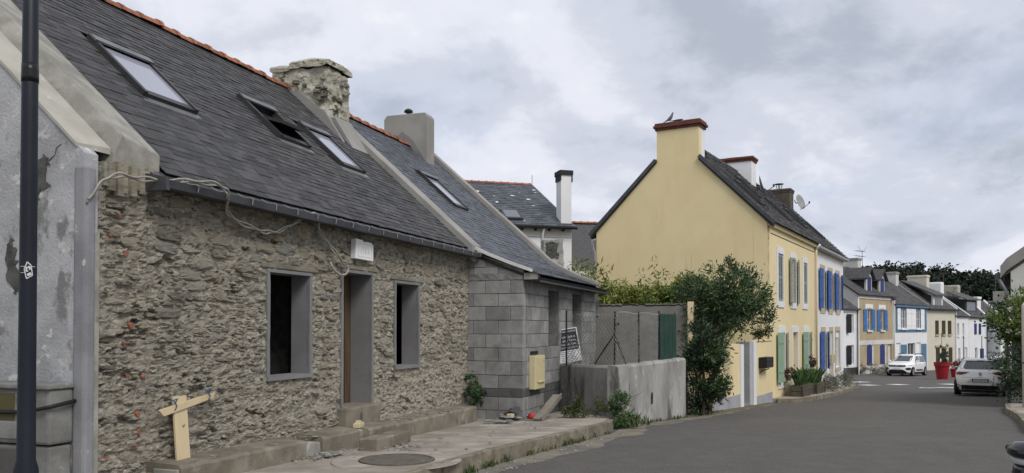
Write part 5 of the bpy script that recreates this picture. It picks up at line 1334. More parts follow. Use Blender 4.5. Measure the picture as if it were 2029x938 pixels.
# pavement in front of the two houses and what stands on it
def ypt(u, y): p = yw(u, y); return (p.x, p.y)
KY = [ypt(-.1, -.30), ypt(.15, -.85), ypt(3.0, -.95), ypt(8.0, -1.0), ypt(12.5, -.85), ypt(17.0, -.55), ypt(20.5, .1), ypt(24, .9)]
yp = slab('house_pavement', 'pavement', offset(KY, .13) + [ypt(24, 3), ypt(16, 1.0), ypt(-.1, .25)], .12)
kerb(yp, KY, 1.0, .12)
def trough(u, y, ln, label):
    z = G(yw(u, y).y) + .12
    t = frame('wooden_planter', label, 'planter', *yw(u, y).xy, YAZ, group='wooden planters by the yellow house', z=z)
    for k in range(2):
        for (x0, x1, y0, y1) in ((-ln / 2, ln / 2, -.20, -.16), (-ln / 2, ln / 2, .16, .20), (-ln / 2 + .001, -ln / 2 + .04, -.159, .159), (ln / 2 - .04, ln / 2 - .001, -.159, .159)):
            bx('board', 'wood_dark', t, x0, x1, y0, y1, .03 + k * .20, .215 + k * .20, .006)
    for sx in (-1, 1):
        for sy in (-1, 1): bx('corner_batten', 'wood_dark', t, sx * (ln / 2 + .0) - .03, sx * (ln / 2) + .03, sy * .215 - .012, sy * .215 + .012, 0, .45)
    bx('soil', 'soil', t, -ln / 2 + .045, ln / 2 - .045, -.155, .155, .3, .40)
    b = B()
    for i in range(120):
        x0_, y0_ = random.uniform(-ln / 2 + .08, ln / 2 - .08), random.uniform(-.1, .1); a = random.random() * 6.28; L = random.uniform(.28, .62); o = random.uniform(.2, .6)
        d = Vector((math.cos(a), math.sin(a), 0)); s = Vector((-d.y, d.x, 0)) * .032; p = Vector((x0_, y0_, .40))
        b.add([p - s * .5, p + s * .5, p + d * o * .5 * L + Vector((0, 0, L * .62)) + s, p + d * o * L * 1.3 + Vector((0, 0, L)), p + d * o * .5 * L + Vector((0, 0, L * .62)) - s], [(0, 1, 2, 3, 4)])
    b.build('strap_leaves', 'leaf_green', t, stuff=True); return t
trough(2.75, -.50, 1.9, 'weathered wooden planter of dark strap leaves, nearer to the house corner')
trough(5.35, -.48, 1.7, 'weathered wooden planter of dark strap leaves, in front of the farther green shutter')
for (u, y, z, lbl, gid) in ((2.05, -.2, -.18, 'small pot of dark red flowers on the near window sill of the yellow house', 0), (6.35, -.2, .08, 'small pot of dark red flowers on the far window sill of the yellow house', 0)):
    t = frame('flower_pot', lbl, 'flower pot', *yw(u, y).xy, YAZ, z=z, group='flower pots on the sills')
    B().lathe([(.07, 0), (.10, .16), (.105, .18)], n=10).build('pot', 'wood_dark', t)
    b = B(); leaves(b, 160, blob((0, 0, .28), (.15, .14, .14), 8), .06, .04); b.build('flowers', 'petal_red', t, stuff=True)
    b = B(); leaves(b, 160, blob((0, 0, .22), (.16, .14, .16), 8), .07, .03); b.build('leaves', 'leaf_dark', t, stuff=True)
for i, (u, y, s, lbl) in enumerate(((7.5, -.45, 1.0, 'silvery grey-green plant spilling onto the pavement beside the planters'), (10.2, -.35, 1.1, 'silvery grey plant at the foot of the white house, under its blue shutter'), (13.3, -.15, 1.2, 'silvery grey plant at the foot of the white house below the far window'), (15.6, .05, 1.2, 'silvery grey plant at the far corner of the white house'))):
    p = yw(u, y); bush('silver_plant', lbl, 'plant', (p.x, p.y, G(p.y) + .12), [('leaf_grey', (0, 0, .22), (.55 * s, .40 * s, .34 * s), 26, 1300, .10, .022, 'foliage')], 'silvery plants along the house fronts')

# ------------------------------------------------------------------ houses behind the garden
rh = frame('rear_house', 'white house behind with a dark slate roof and a tall white chimney at its corner', 'house', -3.5, 33.6, 74)
for xs_, nm in (((-6.0, 6.05), 'a'),):
    b = B(); b.box(-6, 6.36, 0, .2, -1, 6.03); b.box(6.16, 6.36, .201, 8, -1, 6.03); b.build('wall', 'white', rh)
    b = B(); b.add([(-6.2, -.25, 6.0), (6.45, -.25, 6.0), (5.8, 4, 8.52), (-6.2, 4, 8.52), (6.45, 8.2, 6.0), (-6.2, 8.2, 6.0), (-6.2, -.25, 5.92), (6.45, -.25, 5.92), (5.8, 4, 8.40), (-6.2, 4, 8.40), (6.45, 8.2, 5.92), (-6.2, 8.2, 5.92)],
        [(0, 1, 2, 3), (3, 2, 4, 5), (6, 9, 8, 7), (9, 11, 10, 8), (0, 6, 7, 1), (1, 7, 8, 2), (2, 8, 10, 4), (5, 4, 10, 11)]); b.build('roof', 'deck', rh)
    B().add([(6.35, 0, 6.0), (6.35, 8, 6.0), (5.78, 4, 8.4)], [(0, 1, 2)]).build('hip_slates', 'slate_blue', rh)
    um = B(); rs = random.Random(77); T = Vector((0, 4.25, 2.52)).normalized(); N = Vector((0, -2.52, 4.25)).normalized(); s = 0; row = 0
    while s < 4.95:
        x = -6.2 - (.16 if row % 2 else 0)
        while x < 6.5:
            a, c = max(x, -6.2), min(x + .32, 6.47 - .135 * s); x += .32
            if c - a < .03: continue
            O = Vector((0, -.27, 6.0)) + T * s; A = O + N * (.024 + rs.uniform(-.004, .006)); q = O + T * .28 + N * .006
            um.add([(a, A.y, A.z), (c - .008, A.y, A.z), (c - .008, q.y, q.z), (a, q.y, q.z), (a, O.y, O.z), (c - .008, O.y, O.z)], [(0, 1, 2, 3), (0, 4, 5, 1)])
        s += .21; row += 1
    um.build('slates', 'slate_blue', rh, stuff=True)
    b = B(); rs = random.Random(5)
    for i in range(13):                                       # pale lichen and mortar spots on the slates
        x, s = rs.uniform(2.2, 5.7), rs.uniform(.3, 4.3); O = Vector((x, -.27, 6.0)) + T * s + N * .05; r = rs.uniform(.03, .11)
        b.add([O + Vector((1, 0, 0)) * r * 1.3 * math.cos(k) * rs.uniform(.6, 1.1) + T * r * math.sin(k) * rs.uniform(.6, 1.1) for k in (0, 1, 2, 3.1, 4.2, 5.2)], [(0, 1, 2, 3, 4, 5)])
    b.build('lichen_spots', 'white_dirty', rh)
    for i in range(33): inst(RT, 'ridge_tile', rh, Matrix.Translation((-6.2 + i * .36, 4.0, 8.50)))
    B().tube([(5.8, 4, 8.5), (5.8, 4, 9.0)], .015, 4).build('finial', 'zinc', rh)
    g_ = B().tube([(-6.2, -.34, 5.93), (6.5, -.34, 5.93)], .06, 8).build('gutter', 'black', rh, True)
    for i in range(20): bx('gutter_bracket', 'black', rh, -5.9 + i * .62, -5.85 + i * .62, -.30, -.02, 5.80, 5.88)
    B().tube([(5.0, -.30, 5.9), (5.0, -.08, 5.6), (5.0, -.08, 0)], .05, 6).build('downpipe', 'white_clean', rh, True)
    bx('string_course', 'plinth', rh, -6, 6.365, -.02, -.001, 5.52, 5.56)
    O = Vector((3.75, -.27, 6.0)) + T * .95
    s = B().obox(O + N * .06, (.42, 0, 0), T * .50, N * .06).build('skylight', 'frame_grey', rh); B().obox(O + N * .121, (.32, 0, 0), T * .39, N * .004).build('pane', 'glass_grey', s)
    c = bx('chimney', 'white', rh, 5.87, 6.355, -.01, .62, 5.4, 8.30); bx('chimney_cap', 'deck', c, 5.80, 6.42, -.07, .68, 8.30, 8.50)
    B().box(5.82, 5.869, -.05, .62, 8.05, 8.30).build('soot_streak', 'deck', c); B().box(6.356, 6.40, -.05, .62, 8.0, 8.30).build('soot_streak', 'deck', c)
sr_ = frame('slate_hung_house', 'house with a dark slate-hung roof and orange ridge tiles behind the yellow gable', 'house', 3.05, 41.0, 80)
b = B(); b.box(-.4, 8, .2, 6, -1, 4.5); b.build('wall', 'white_dirty', sr_)
B().prism([(-.2, 2.4), (3, 7.35), (6.2, 2.4), (6.2, 2.3), (3, 7.2), (-.2, 2.3)], 'x', -.6, 8).build('roof', 'slate', sr_)
for i in range(22): inst(RT, 'ridge_tile', sr_, Matrix.Translation((-.6 + i * .38, 3.0, 7.33)))
bc = frame('stone_stub', 'broken grey masonry chimney stub rising behind the block house coping', 'chimney', 1.55, 24.6, 86)
b = B(); rough_box(b, -.60, .02, 0, .6, -.8, 4.28, .1, .04, 2.2); b.build('shaft', 'chimney_stub' if False else 'lowwall', bc)
b = B(); rough_box(b, -.50, -.14, -.03, .05, 3.75, 4.20, .06, .07, 5); b.build('bared_stones', 'plaster_dark', bc)
# ------------------------------------------------------------------ the far row where the street bends
def fr_pt(x, y, az, u, v=0.0):
    a = R(az); return (x + u * math.sin(a) - v * math.cos(a), y + u * math.cos(a) + v * math.sin(a))
def end_chimney(root, L, D, z0, z1, m, capm=None, round_=False, dy=.75, dx=.75, x=None):
    x = L if x is None else x
    c = B().box(x - dx, x - .002, D / 2 - dy, D / 2 + dy, z0, z1).build('chimney', m, root, bevel=.12 if round_ else .015)
    if capm: B().box(x - dx - .06, x + .06, D / 2 - dy - .06, D / 2 + dy + .06, z1 - .22, z1 - .02).build('cap', capm, c, bevel=.02)
    return c
def parapet(root, x, D, ze, zr, m, w=.22, lift=.16, eo=.15):
    k = (zr - ze) / (D / 2); path_prism(x - w, x, [(-eo, ze - k * eo), (D / 2, zr)], lift, .12).build('coping', m, root)
# ochre house
OX, OY = 27.4, 64.0
oh = frame('ochre_house', 'ochre house with white bands, blue shutters and two gabled dormers', 'house', OX, OY, 44)
ow = [(1.92, 2.86, 1.40, 3.10), (4.86, 5.72, 1.40, 3.10), (1.88, 2.92, -1.42, .10), (4.78, 5.80, -1.42, .10), (6.62, 7.55, -2.4, .20)]
gable_house(oh, 8.1, 7.0, -2.8, 4.4, 6.95, 'ochre', 'slate_far', ow, gmat='white_dirty', slat=.2)
bx('cornice', 'white_dirty', oh, 0.0, 8.1, -.06, -.002, 3.95, 4.36, .02); bx('band', 'white_dirty', oh, .2, 8.1, -.03, -.001, .22, .58); bx('base_band', 'white_dirty', oh, .2, 6.6, -.03, -.001, -2.6, -1.5)
bx('corner_pilaster', 'white', oh, -.02, .20, -.05, -.0, -2.6, 3.94); bx('corner_pilaster', 'white_dirty', oh, 7.75, 8.09, -.033, -.001, .59, 3.94)
for (a, c, d, e) in ow[:2]:
    pane_window(oh, a, c, d, e, fm='white_clean', pane='glass_grey'); bx('sill', 'white_dirty', oh, a - .12, c + .12, -.12, -.002, d - .14, d - .001)
    b = B(); b.prism([(a - .35, e + .42), (c + .35, e + .42), (c + .35, e + .02)] + [(lerp(c + .35, a - .35, i / 8), e + .02 - .10 * math.sin(i / 8 * math.pi) * -1 - .0) for i in range(1, 8)] + [(a - .35, e + .02)], 'y', -.03, -.001); b.build('lintel', 'white', oh)
    louvre(oh, a - .78, a - .03, d - .05, e, -.06, 'paint_mid', 0, 'l', True); louvre(oh, c + .03, c + .72, d - .05, e, -.06, 'paint_mid', 0, 'r', True)
for (a, c, d, e) in ow[2:4]:
    P = [(a, d), (c, d), (c, e)] + [(lerp(c, a, i / 8), e + .16 * math.sin(i / 8 * math.pi)) for i in range(1, 8)] + [(a, e)]
    B().prism(P, 'y', -.03, .06).build('shutter', 'paint_navy', oh); bx('frame_edge', 'white_dirty', oh, c + .002, c + .30, -.033, -.001, d, e)
a, c, d, e = ow[4]; bx('door', 'white_dirty', oh, a, c, .14, .2, d, e); bx('door_dark_strip', 'dark', oh, a + .002, a + .2, .10, .138, d, e)  # dark strip down the left edge of the door
for (x0, x1) in ((2.55, 4.25), (5.5, 7.15)):
    xm = (x0 + x1) / 2; dm = B().box(x0 + .25, x1 - .25, .35, 2.6, 4.3, 5.75).build('dormer', 'white_dirty', oh)
    B().prism([(x0 + .25, 5.752), (x1 - .25, 5.752), (xm, 6.45)], 'y', .35, .55).build('gablet', 'white_dirty', dm)
    b = B()
    for s in (-1, 1): b.add([(xm, .1, 6.62), (xm + s * (x1 - x0) * .53, .1, 5.68), (xm + s * (x1 - x0) * .53, 3.1, 5.68), (xm, 3.1, 6.62), (xm, .1, 6.50), (xm + s * (x1 - x0) * .53, .1, 5.56), (xm + s * (x1 - x0) * .53, 3.1, 5.56), (xm, 3.1, 6.50)], [(0, 1, 2, 3), (4, 5, 6, 7), (0, 1, 5, 4), (1, 2, 6, 5)])
    b.build('dormer_roof', 'slate_far', dm)
    B().box(x0 + .20, x0 + .249, .5, 2.4, 4.4, 5.7).build('cheek', 'deck', dm)
    P = [(xm - .36, 4.60), (xm + .36, 4.60), (xm + .36, 5.72)] + [(lerp(xm + .36, xm - .36, i / 6), 5.72 + .12 * math.sin(i / 6 * math.pi)) for i in range(1, 6)] + [(xm - .36, 5.72)]
    B().prism(P, 'y', .30, .349).build('shutter', 'paint_navy', dm)
B().tube([(7.98, -.10, 4.3), (7.98, -.10, -2.6)], .05, 6).build('downpipe', 'white_clean', oh)
B().lathe([(.1, 0), (.16, .06), (.16, .2), (.08, .26)], (7.4, -.25, 3.95), 10).build('wall_lamp', 'zinc', oh)
end_chimney(oh, 8.1, 7.0, 5.8, 7.8, 'white_dirty', 'cement')
an = thing('tv_antenna', 'metal television antenna standing on the ridge of the ochre house', 'antenna', (*fr_pt(OX, OY, 44, 8.0, 2.6), 6.6), R(46))
b = B(); b.tube([(0, 0, 0), (0, 0, 1.9)], .022, 5)
for z, l in ((1.3, 1.7), (1.75, 1.5)):
    b.tube([(-l * .9, 0, z), (l * .35, 0, z + .06)], .016, 4)
    for k in range(5): b.tube([(-l * .9 + k * l * .25, -.25, z), (-l * .9 + k * l * .25, .25, z + .02)], .011, 4)
b.tube([(.3, 0, 1.8), (.45, -.2, 2.25)], .012, 4); b.tube([(-.3, 0, 1.8), (-.5, .2, 2.3)], .012, 4); b.build('mast', 'zinc', an)
# small white house tucked in beside it
swx, swy = fr_pt(OX, OY, 44, -8.0)
sw = frame('small_white_house', 'narrow white house with black shutters squeezed between the white and ochre houses', 'house', swx, swy, 44)
so = [(5.63, 6.1, 1.2, 2.66), (5.60, 6.06, -1.26, .25)]
gable_house(sw, 7.95, 5.5, -2.8, 3.2, 5.2, 'white', 'slate_far', [(6.3, 7.2, 1.2, 2.66), (6.3, 7.2, -1.26, .25)], ov=.0, slat=.2)
for (a, c, d, e) in ((6.3, 7.2, 1.2, 2.66), (6.3, 7.2, -1.26, .25)):
    pane_window(sw, a, c, d, e, pane='glass_grey')
for (a, c, d, e) in so: louvre(sw, a, c, d, e, -.10, 'black', R(-20), 'l', True)
bx('plinth', 'frame_grey', sw, 0.01, 7.94, -.03, -.001, -2.7, -1.5); bx('gutter', 'zinc', sw, .0, 8.1, -.26, -.10, 3.0, 3.12)
B().tube([(7.7, -.12, 3.0), (7.7, -.1, -2.5)], .05, 6).build('downpipe', 'zinc', sw); bx('cornice', 'white_dirty', sw, .01, 7.94, -.06, -.001, 2.8, 3.0)
# blue and white house
BX, BY = 33.03, 69.82
bl = frame('blue_white_house', 'house with a blue upper storey, white shutters and blue panels below', 'house', BX, BY, 45)
bo = [(1.5, 2.75, 1.55, 3.25), (5.32, 6.38, 1.55, 3.25), (.45, 1.5, -2.4, .28), (3.25, 5.1, -1.5, .22), (5.45, 6.55, -2.4, .26)]
gable_house(bl, 8.3, 6.5, -3.0, 3.75, 6.15, 'white', 'slate_far', bo, gmat='white_dirty', slat=.2)
b = B()
b2 = B(); wall_sheet(b2, .16, 8.14, 1.20, 3.42, bo[:2], .03, -.03); b2.build('blue_storey', 'panel_blue', bl)
bx('cornice', 'panel_blue', bl, .0, 8.3, -.20, -.002, 3.42, 3.58); b = B()
for i in range(22): b.box(.1 + i * .37, .28 + i * .37, -.24, -.02, 3.585, 3.68)
b.build('dentils', 'zinc', bl)
for (x0, x1) in ((1.54, 3.0), (6.65, 8.06)): bx('blue_panel', 'panel_blue', bl, x0, x1, -.02, -.001, -2.3, .12)
for (a, c, d, e) in bo[:2]: pane_window(bl, a, c, d, e, y=.05, pane='glass_grey'); bx('sill', 'white_clean', bl, a - .1, c + .1, -.16, -.031, d - .14, d)
for (x0, x1) in ((.62, 1.34), (2.80, 3.92), (3.96, 5.14), (6.42, 7.36)): louvre(bl, x0, x1, 1.45, 3.3, -.09, 'white_clean', 0, 'l', True)
for k in (2, 4): a, c, d, e = bo[k]; bx('door', 'white_clean', bl, a, c, .1, .15, d, e)
a, c, d, e = bo[3]; pane_window(bl, a, c, d, e, pane='glass', bars=())
end_chimney(bl, 8.3, 6.5, 5.2, 6.95, 'white_dirty', 'cement'); parapet(bl, 8.35, 6.5, 3.75, 6.15, 'cement')
# cream house
CX_, CY_ = 38.9, 75.7
cm = frame('cream_house', 'cream house with three narrow dark brown shuttered windows upstairs and a dormer', 'house', CX_, CY_, 49)
co = [(1.95, 2.5, .97, 2.3), (3.5, 4.1, .97, 2.3), (4.95, 5.55, .97, 2.3), (2.05, 2.7, -1.76, -.28), (3.4, 4.45, -2.6, -.42), (5.1, 5.75, -1.78, -.32)]
gable_house(cm, 6.8, 6.8, -3.2, 3.5, 6.2, 'cream', 'slate_far', co, slat=.2)
for k, (a, c, d, e) in enumerate(co):
    if k != 4: louvre(cm, a - .08, (a + c) / 2 - .01, d, e, -.05, 'paint_brown', 0, 'l', True); louvre(cm, (a + c) / 2 + .01, c + .08, d, e, -.05, 'paint_brown', 0, 'r', True); bx('sill', 'stone_trim', cm, a - .14, c + .16, -.12, -.001, d - .14, d - .002)
    else: bx('door', 'paint_brown', cm, a, c, .12, .18, d, e); bx('door_hood', 'stone_trim', cm, a - .1, c + .15, -.12, -.001, e + .01, e + .25)
bx('window_hood', 'stone_trim', cm, 1.75, 2.95, -.12, -.001, -.26, -.06)
dm = B().box(2.3, 4.65, .35, 2.4, 3.4, 4.75).build('dormer', 'white_dirty', cm); B().prism([(.05, 4.80), (3.3, 6.30), (3.3, 6.18), (.05, 4.68)], 'x', 2.1, 4.9).build('dormer_roof', 'slate_far', dm)
bx('window', 'glass_grey', dm, 2.75, 4.2, .32, .349, 3.75, 4.55); bx('cheek', 'deck', dm, 2.25, 2.299, .5, 2.6, 3.4, 4.75)
bx('gutter', 'black', cm, -.05, 6.95, -.32, -.16, 3.28, 3.42); B().tube([(6.7, -.1, 3.3), (6.7, -.08, -3)], .05, 6).build('downpipe', 'white_clean', cm)
end_chimney(cm, 6.8, 6.8, 5.2, 6.95, 'cream', 'cream', dx=.7, dy=.95); parapet(cm, .0, 6.8, 3.5, 6.2, 'cement'); parapet(cm, 6.9, 6.8, 3.5, 6.2, 'white')
# two white houses
WX, WY = 44.03, 80.16
wa = frame('plain_white_house', 'narrow plain white house with a rounded white chimney next to the cream house', 'house', WX, WY, 50)
wo = [(.38, .85, .78, 2.05), (1.68, 2.12, .78, 2.05), (.62, 1.1, -2.0, -.44), (1.9, 2.85, -2.8, -.38)]
gable_house(wa, 3.3, 6.5, -3.4, 2.9, 5.35, 'white', 'slate_far', wo, slat=.2)
for (a, c, d, e) in wo[:3]: pane_window(wa, a, c, d, e, mull=False, pane='glass_grey'); bx('sill', 'white_clean', wa, a - .08, c + .1, -.10, -.001, d - .12, d - .002)
a, c, d, e = wo[3]; bx('door', 'white_dirty', wa, a, c, .1, .16, d, e)
end_chimney(wa, 3.3, 6.5, 4.4, 6.35, 'white_clean', None, True, .9)
wb = frame('white_dormer_house', 'white house with two blue shuttered windows and a wide dark dormer', 'house', *fr_pt(WX, WY, 50, 3.34), 50)
wo = [(1.28, 1.85, .92, 2.05), (2.45, 3.0, .92, 2.05), (1.45, 2.1, -1.6, -.46), (2.75, 3.65, -2.9, -.56)]
gable_house(wb, 4.55, 6.5, -3.4, 2.82, 5.3, 'white', 'slate_far', wo, slat=.2)
for k, (a, c, d, e) in enumerate(wo): 
    if k != 2: louvre(wb, a, c, d, e, -.05, 'paint_navy', 0, 'l', True)
    else: pane_window(wb, a, c, d, e, mull=False, pane='glass_grey')
dm = B().box(.9, 3.9, .7, 2.8, 3.1, 4.55).build('dormer', 'deck', wb); B().prism([(.4, 4.56), (2.4, 5.4), (2.4, 5.3), (.4, 4.46)], 'x', .55, 4.15).build('dormer_roof', 'slate_far', dm)
bx('window', 'glass_grey', dm, 1.3, 3.5, .68, .699, 3.4, 4.3)
end_chimney(wb, 4.55, 6.5, 4.4, 6.2, 'chimney_lichen', None, True, .75); parapet(wb, .0, 6.5, 2.82, 5.3, 'white')
B().tube([(4.4, -.12, 2.7), (4.4, -.1, -3)], .05, 6).build('downpipe', 'zinc', wb)
a2 = thing('tv_antenna', 'thin mast antenna rising beside the rounded white chimney', 'antenna', (*fr_pt(WX, WY, 50, 4.0, 2.7), 5.0), 0)
b = B(); b.tube([(0, 0, 0), (0, 0, 2.3)], .026, 5); b.tube([(-1.1, 0, 1.9), (.1, 0, 2.0)], .018, 4); b.tube([(0, 0, 2.3), (-.3, 0, 2.6)], .018, 4); b.build('mast', 'zinc', a2)
wc = frame('gabled_white_house', 'low white house with its white gable and sloping coping facing up the street', 'house', 51.4, 85.0, 56)
gable_house(wc, 9, 6.4, -3.5, 1.35, 4.5, 'white', 'slate_far', [(1.2, 2.0, -1.8, -.4), (3.2, 4.0, -1.8, -.4), (5.2, 6.0, -1.8, -.4)], slat=.22)
for x in (1.2, 3.2, 5.2): louvre(wc, x, x + .8, -1.8, -.4, -.05, 'paint_navy', 0, 'l', True)
end_chimney(wc, 0, 6.4, 3.4, 4.95, 'white', 'white_clean', x=.75, dy=.9); parapet(wc, .25, 6.4, 1.35, 4.5, 'white', .3, .2); parapet(wc, 3.4, 6.4, 1.35, 4.5, 'white', .3, .2)
gd = frame('grey_gable_house', 'far house with a plain weathered grey gable and a stub of chimney on its peak', 'house', 69.8, 108.0, 35)
gable_house(gd, 10, 7.6, -4, 1.2, 4.9, 'white_dirty', 'slate_far', [], gmat='cement')
end_chimney(gd, 0, 7.6, 4.0, 6.6, 'cement', None, x=.8, dy=.9); parapet(gd, .3, 7.6, 1.2, 4.9, 'cement', .4, .2); end_chimney(gd, 10, 7.6, 4.0, 6.4, 'cement', None)
a3 = thing('tv_antenna', 'small antenna on the far grey gable', 'antenna', (*fr_pt(69.8, 108, 35, .5, 4.4), 6.0), 0); b = B(); b.tube([(0, 0, 0), (0, 0, 2.6)], .05, 4); b.tube([(-.6, 0, 2.2), (.4, 0, 2.3)], .035, 4); b.build('mast', 'zinc', a3)
fh = frame('end_white_house', 'distant white house with dark doorways closing the end of the street', 'house', 59.5, 97.0, 66)
gable_house(fh, 9, 6.4, -4, .9, 3.4, 'white', 'slate_far', [(1, 1.8, -2.9, -.6), (2.6, 3.4, -2.9, -.6), (4.4, 5.2, -2.9, -.6)])
for x in (1, 2.6, 4.4): bx('shutter', 'paint_navy', fh, x, x + .8, -.04, .02, -2.9, -.6)

# ------------------------------------------------------------------ right side of the street
rhs = frame('right_house', 'grey rendered house end with a raised gable at the right edge', 'house', 18.9, 30.5, 212)
gable_house(rhs, 8, 7, -1.6, 3.35, 6.0, 'cement', 'slate_far', [(2, 3, .2, 1.6)], ov=0.0, gmat='white_dirty')
path_prism(7.85, 8.12, [(-.26, 3.20), (-.1, 3.42), (3.5, 6.15), (7.2, 3.3)], .22, .14).build('coping', 'cement', rhs)
B().tube([(0, -.30, 3.15), (8.1, -.30, 3.15)], .09, 8).build('gutter', 'zinc', rhs); B().tube([(7.9, -.32, 3.1), (7.9, -.12, 2.7), (7.9, -.10, -1.4)], .05, 6).build('downpipe', 'zinc_pale', rhs)
pane_window(rhs, 2, 3, .2, 1.6)
gp = thing('gate_post', 'pale round-topped gate post at the right edge of the picture', 'post', (12.77, 20.1, G(20.1)))
B().lathe([(.075, 0), (.075, 2.62), (.06, 2.68), (.02, 2.71)], n=14).build('shaft', 'cream', gp, True); B().lathe([(.085, 1.2), (.085, 1.24)], n=14).build('ring', 'iron', gp)
hb = bush('flowering_bush', 'tall green bush dotted with round white flower heads by the right pavement', 'bush', (15.15, 23.4, G(23.4)), [
    ('leaf_green', (.25, .2, 2.35), (1.05, .9, .95), 44, 7500, .14, .07, 'foliage'), ('leaf_hedge', (-.25, -.2, 2.45), (.85, .6, .75), 26, 2600, .13, .06, 'foliage'), ('leaf_dark', (.35, .3, 2.0), (1.0, .7, .8), 26, 2400, .11, .05, 'foliage')])
b = B(); rs = random.Random(6)
for i in range(64):
    v = Vector((rs.gauss(0, 1), -abs(rs.gauss(0, 1)) - .2, rs.gauss(.25, .8))).normalized(); c = Vector((.1 + v.x * 1.15, .1 + v.y * .95, 2.4 + v.z * .98)); r = rs.uniform(.045, .085)
    leaves(b, 16, lambda: ((lambda o: (c + o * r, o))(Vector((random.gauss(0, 1), random.gauss(0, 1), random.gauss(0, 1))).normalized())), .05, .05)
b.build('flower_heads', 'petal', hb, stuff=True)
db = bush('dark_bush', 'dark low bush spilling over the right kerb beside the white hatchback', 'bush', (14.35, 22.4, G(22.4)), [('leaf_dark', (.25, .1, .95), (.86, .7, 1.0), 44, 6000, .13, .032, 'foliage'), ('leaf_laurel', (-.1, -.15, 1.05), (.62, .5, .75), 24, 1300, .12, .03, 'foliage')])
KR = [(15.6, 24.2), (13.2, 21.7), (11.95, 19.6), (10.6, 17.0), (9.0, 14.2), (7.4, 10.5), (6.4, 6), (6.0, -4)]
rp = slab('right_pavement', 'pavement', offset(KR, .13) + [(12, -4), (13, 8), (15, 14), (17.5, 20), (19, 25)], .12)
kerb(rp, KR, 1.0, .12)

# road markings
def mark(pts, name, par=None):
    b = B(); b.add([(x, y, G(y) + .006) for x, y in pts], [tuple(range(len(pts)))]); return b
def arrow():
    root = thing('road_arrow', 'white two-headed arrow painted on the asphalt left of the white hatchback', 'road marking', (20.9, 39.3, G(39.3)))
    a = R(74); d = Vector((math.sin(a), math.cos(a))); n = Vector((math.cos(a), -math.sin(a))); o = Vector((20.55, 39.4))
    for nm, pts in (('shaft', [(-.35, -.14), (.55, -.14), (.55, .14), (-.35, .14)]), ('head', [(.55, -.62), (1.2, 0), (.55, .62)]), ('head', [(-.35, -.5), (-.35, .5), (-.9, 0)])):
        b = B(); P = [o + d * s + n * t for s, t in pts]; b.add([(p.x - 20.9, p.y - 39.3, G(p.y) + .007 - G(39.3)) for p in P], [tuple(range(len(P)))]); b.build(nm, 'marking', root)
arrow()
for i, (x, y, lbl) in enumerate(((17.75, 42.6, 'worn white dash of the give-way line nearest the pavement end'), (18.95, 43.0, 'white painted dash second from the pavement end'), (20.9, 43.8, 'white painted dash third along, in front of the white people carrier'), (24.0, 44.3, 'white painted dash farthest right, beyond the arrow'))):
    a = R(72); d = Vector((math.sin(a), math.cos(a))); n = Vector((math.cos(a), -math.sin(a))); w = .45 if i else .28
    b = B(); P = [d * s + n * t for s, t in ((-w, -.50), (w, -.50), (w, .50), (-w, .50))]
    b.add([(p.x, p.y, G(y + p.y) + .006 - G(y)) for p in P], [(0, 1, 2, 3)]); o = b.build('road_dash', 'marking', loc=(x, y, G(y))); tag(o, lbl, 'road marking', 'white dashes painted across the street')
ptch = B(); ptch.add([(x, y, G(y) + .005) for x, y in ragged([(18.9, 46.3), (21.2, 47.6), (20.6, 48.9), (18.6, 47.4)], 4, .12, 3)], [tuple(range(16))]); o = ptch.build('paint_patch', 'marking'); tag(o, 'worn patch of white paint at the end of the house pavement', 'road marking')

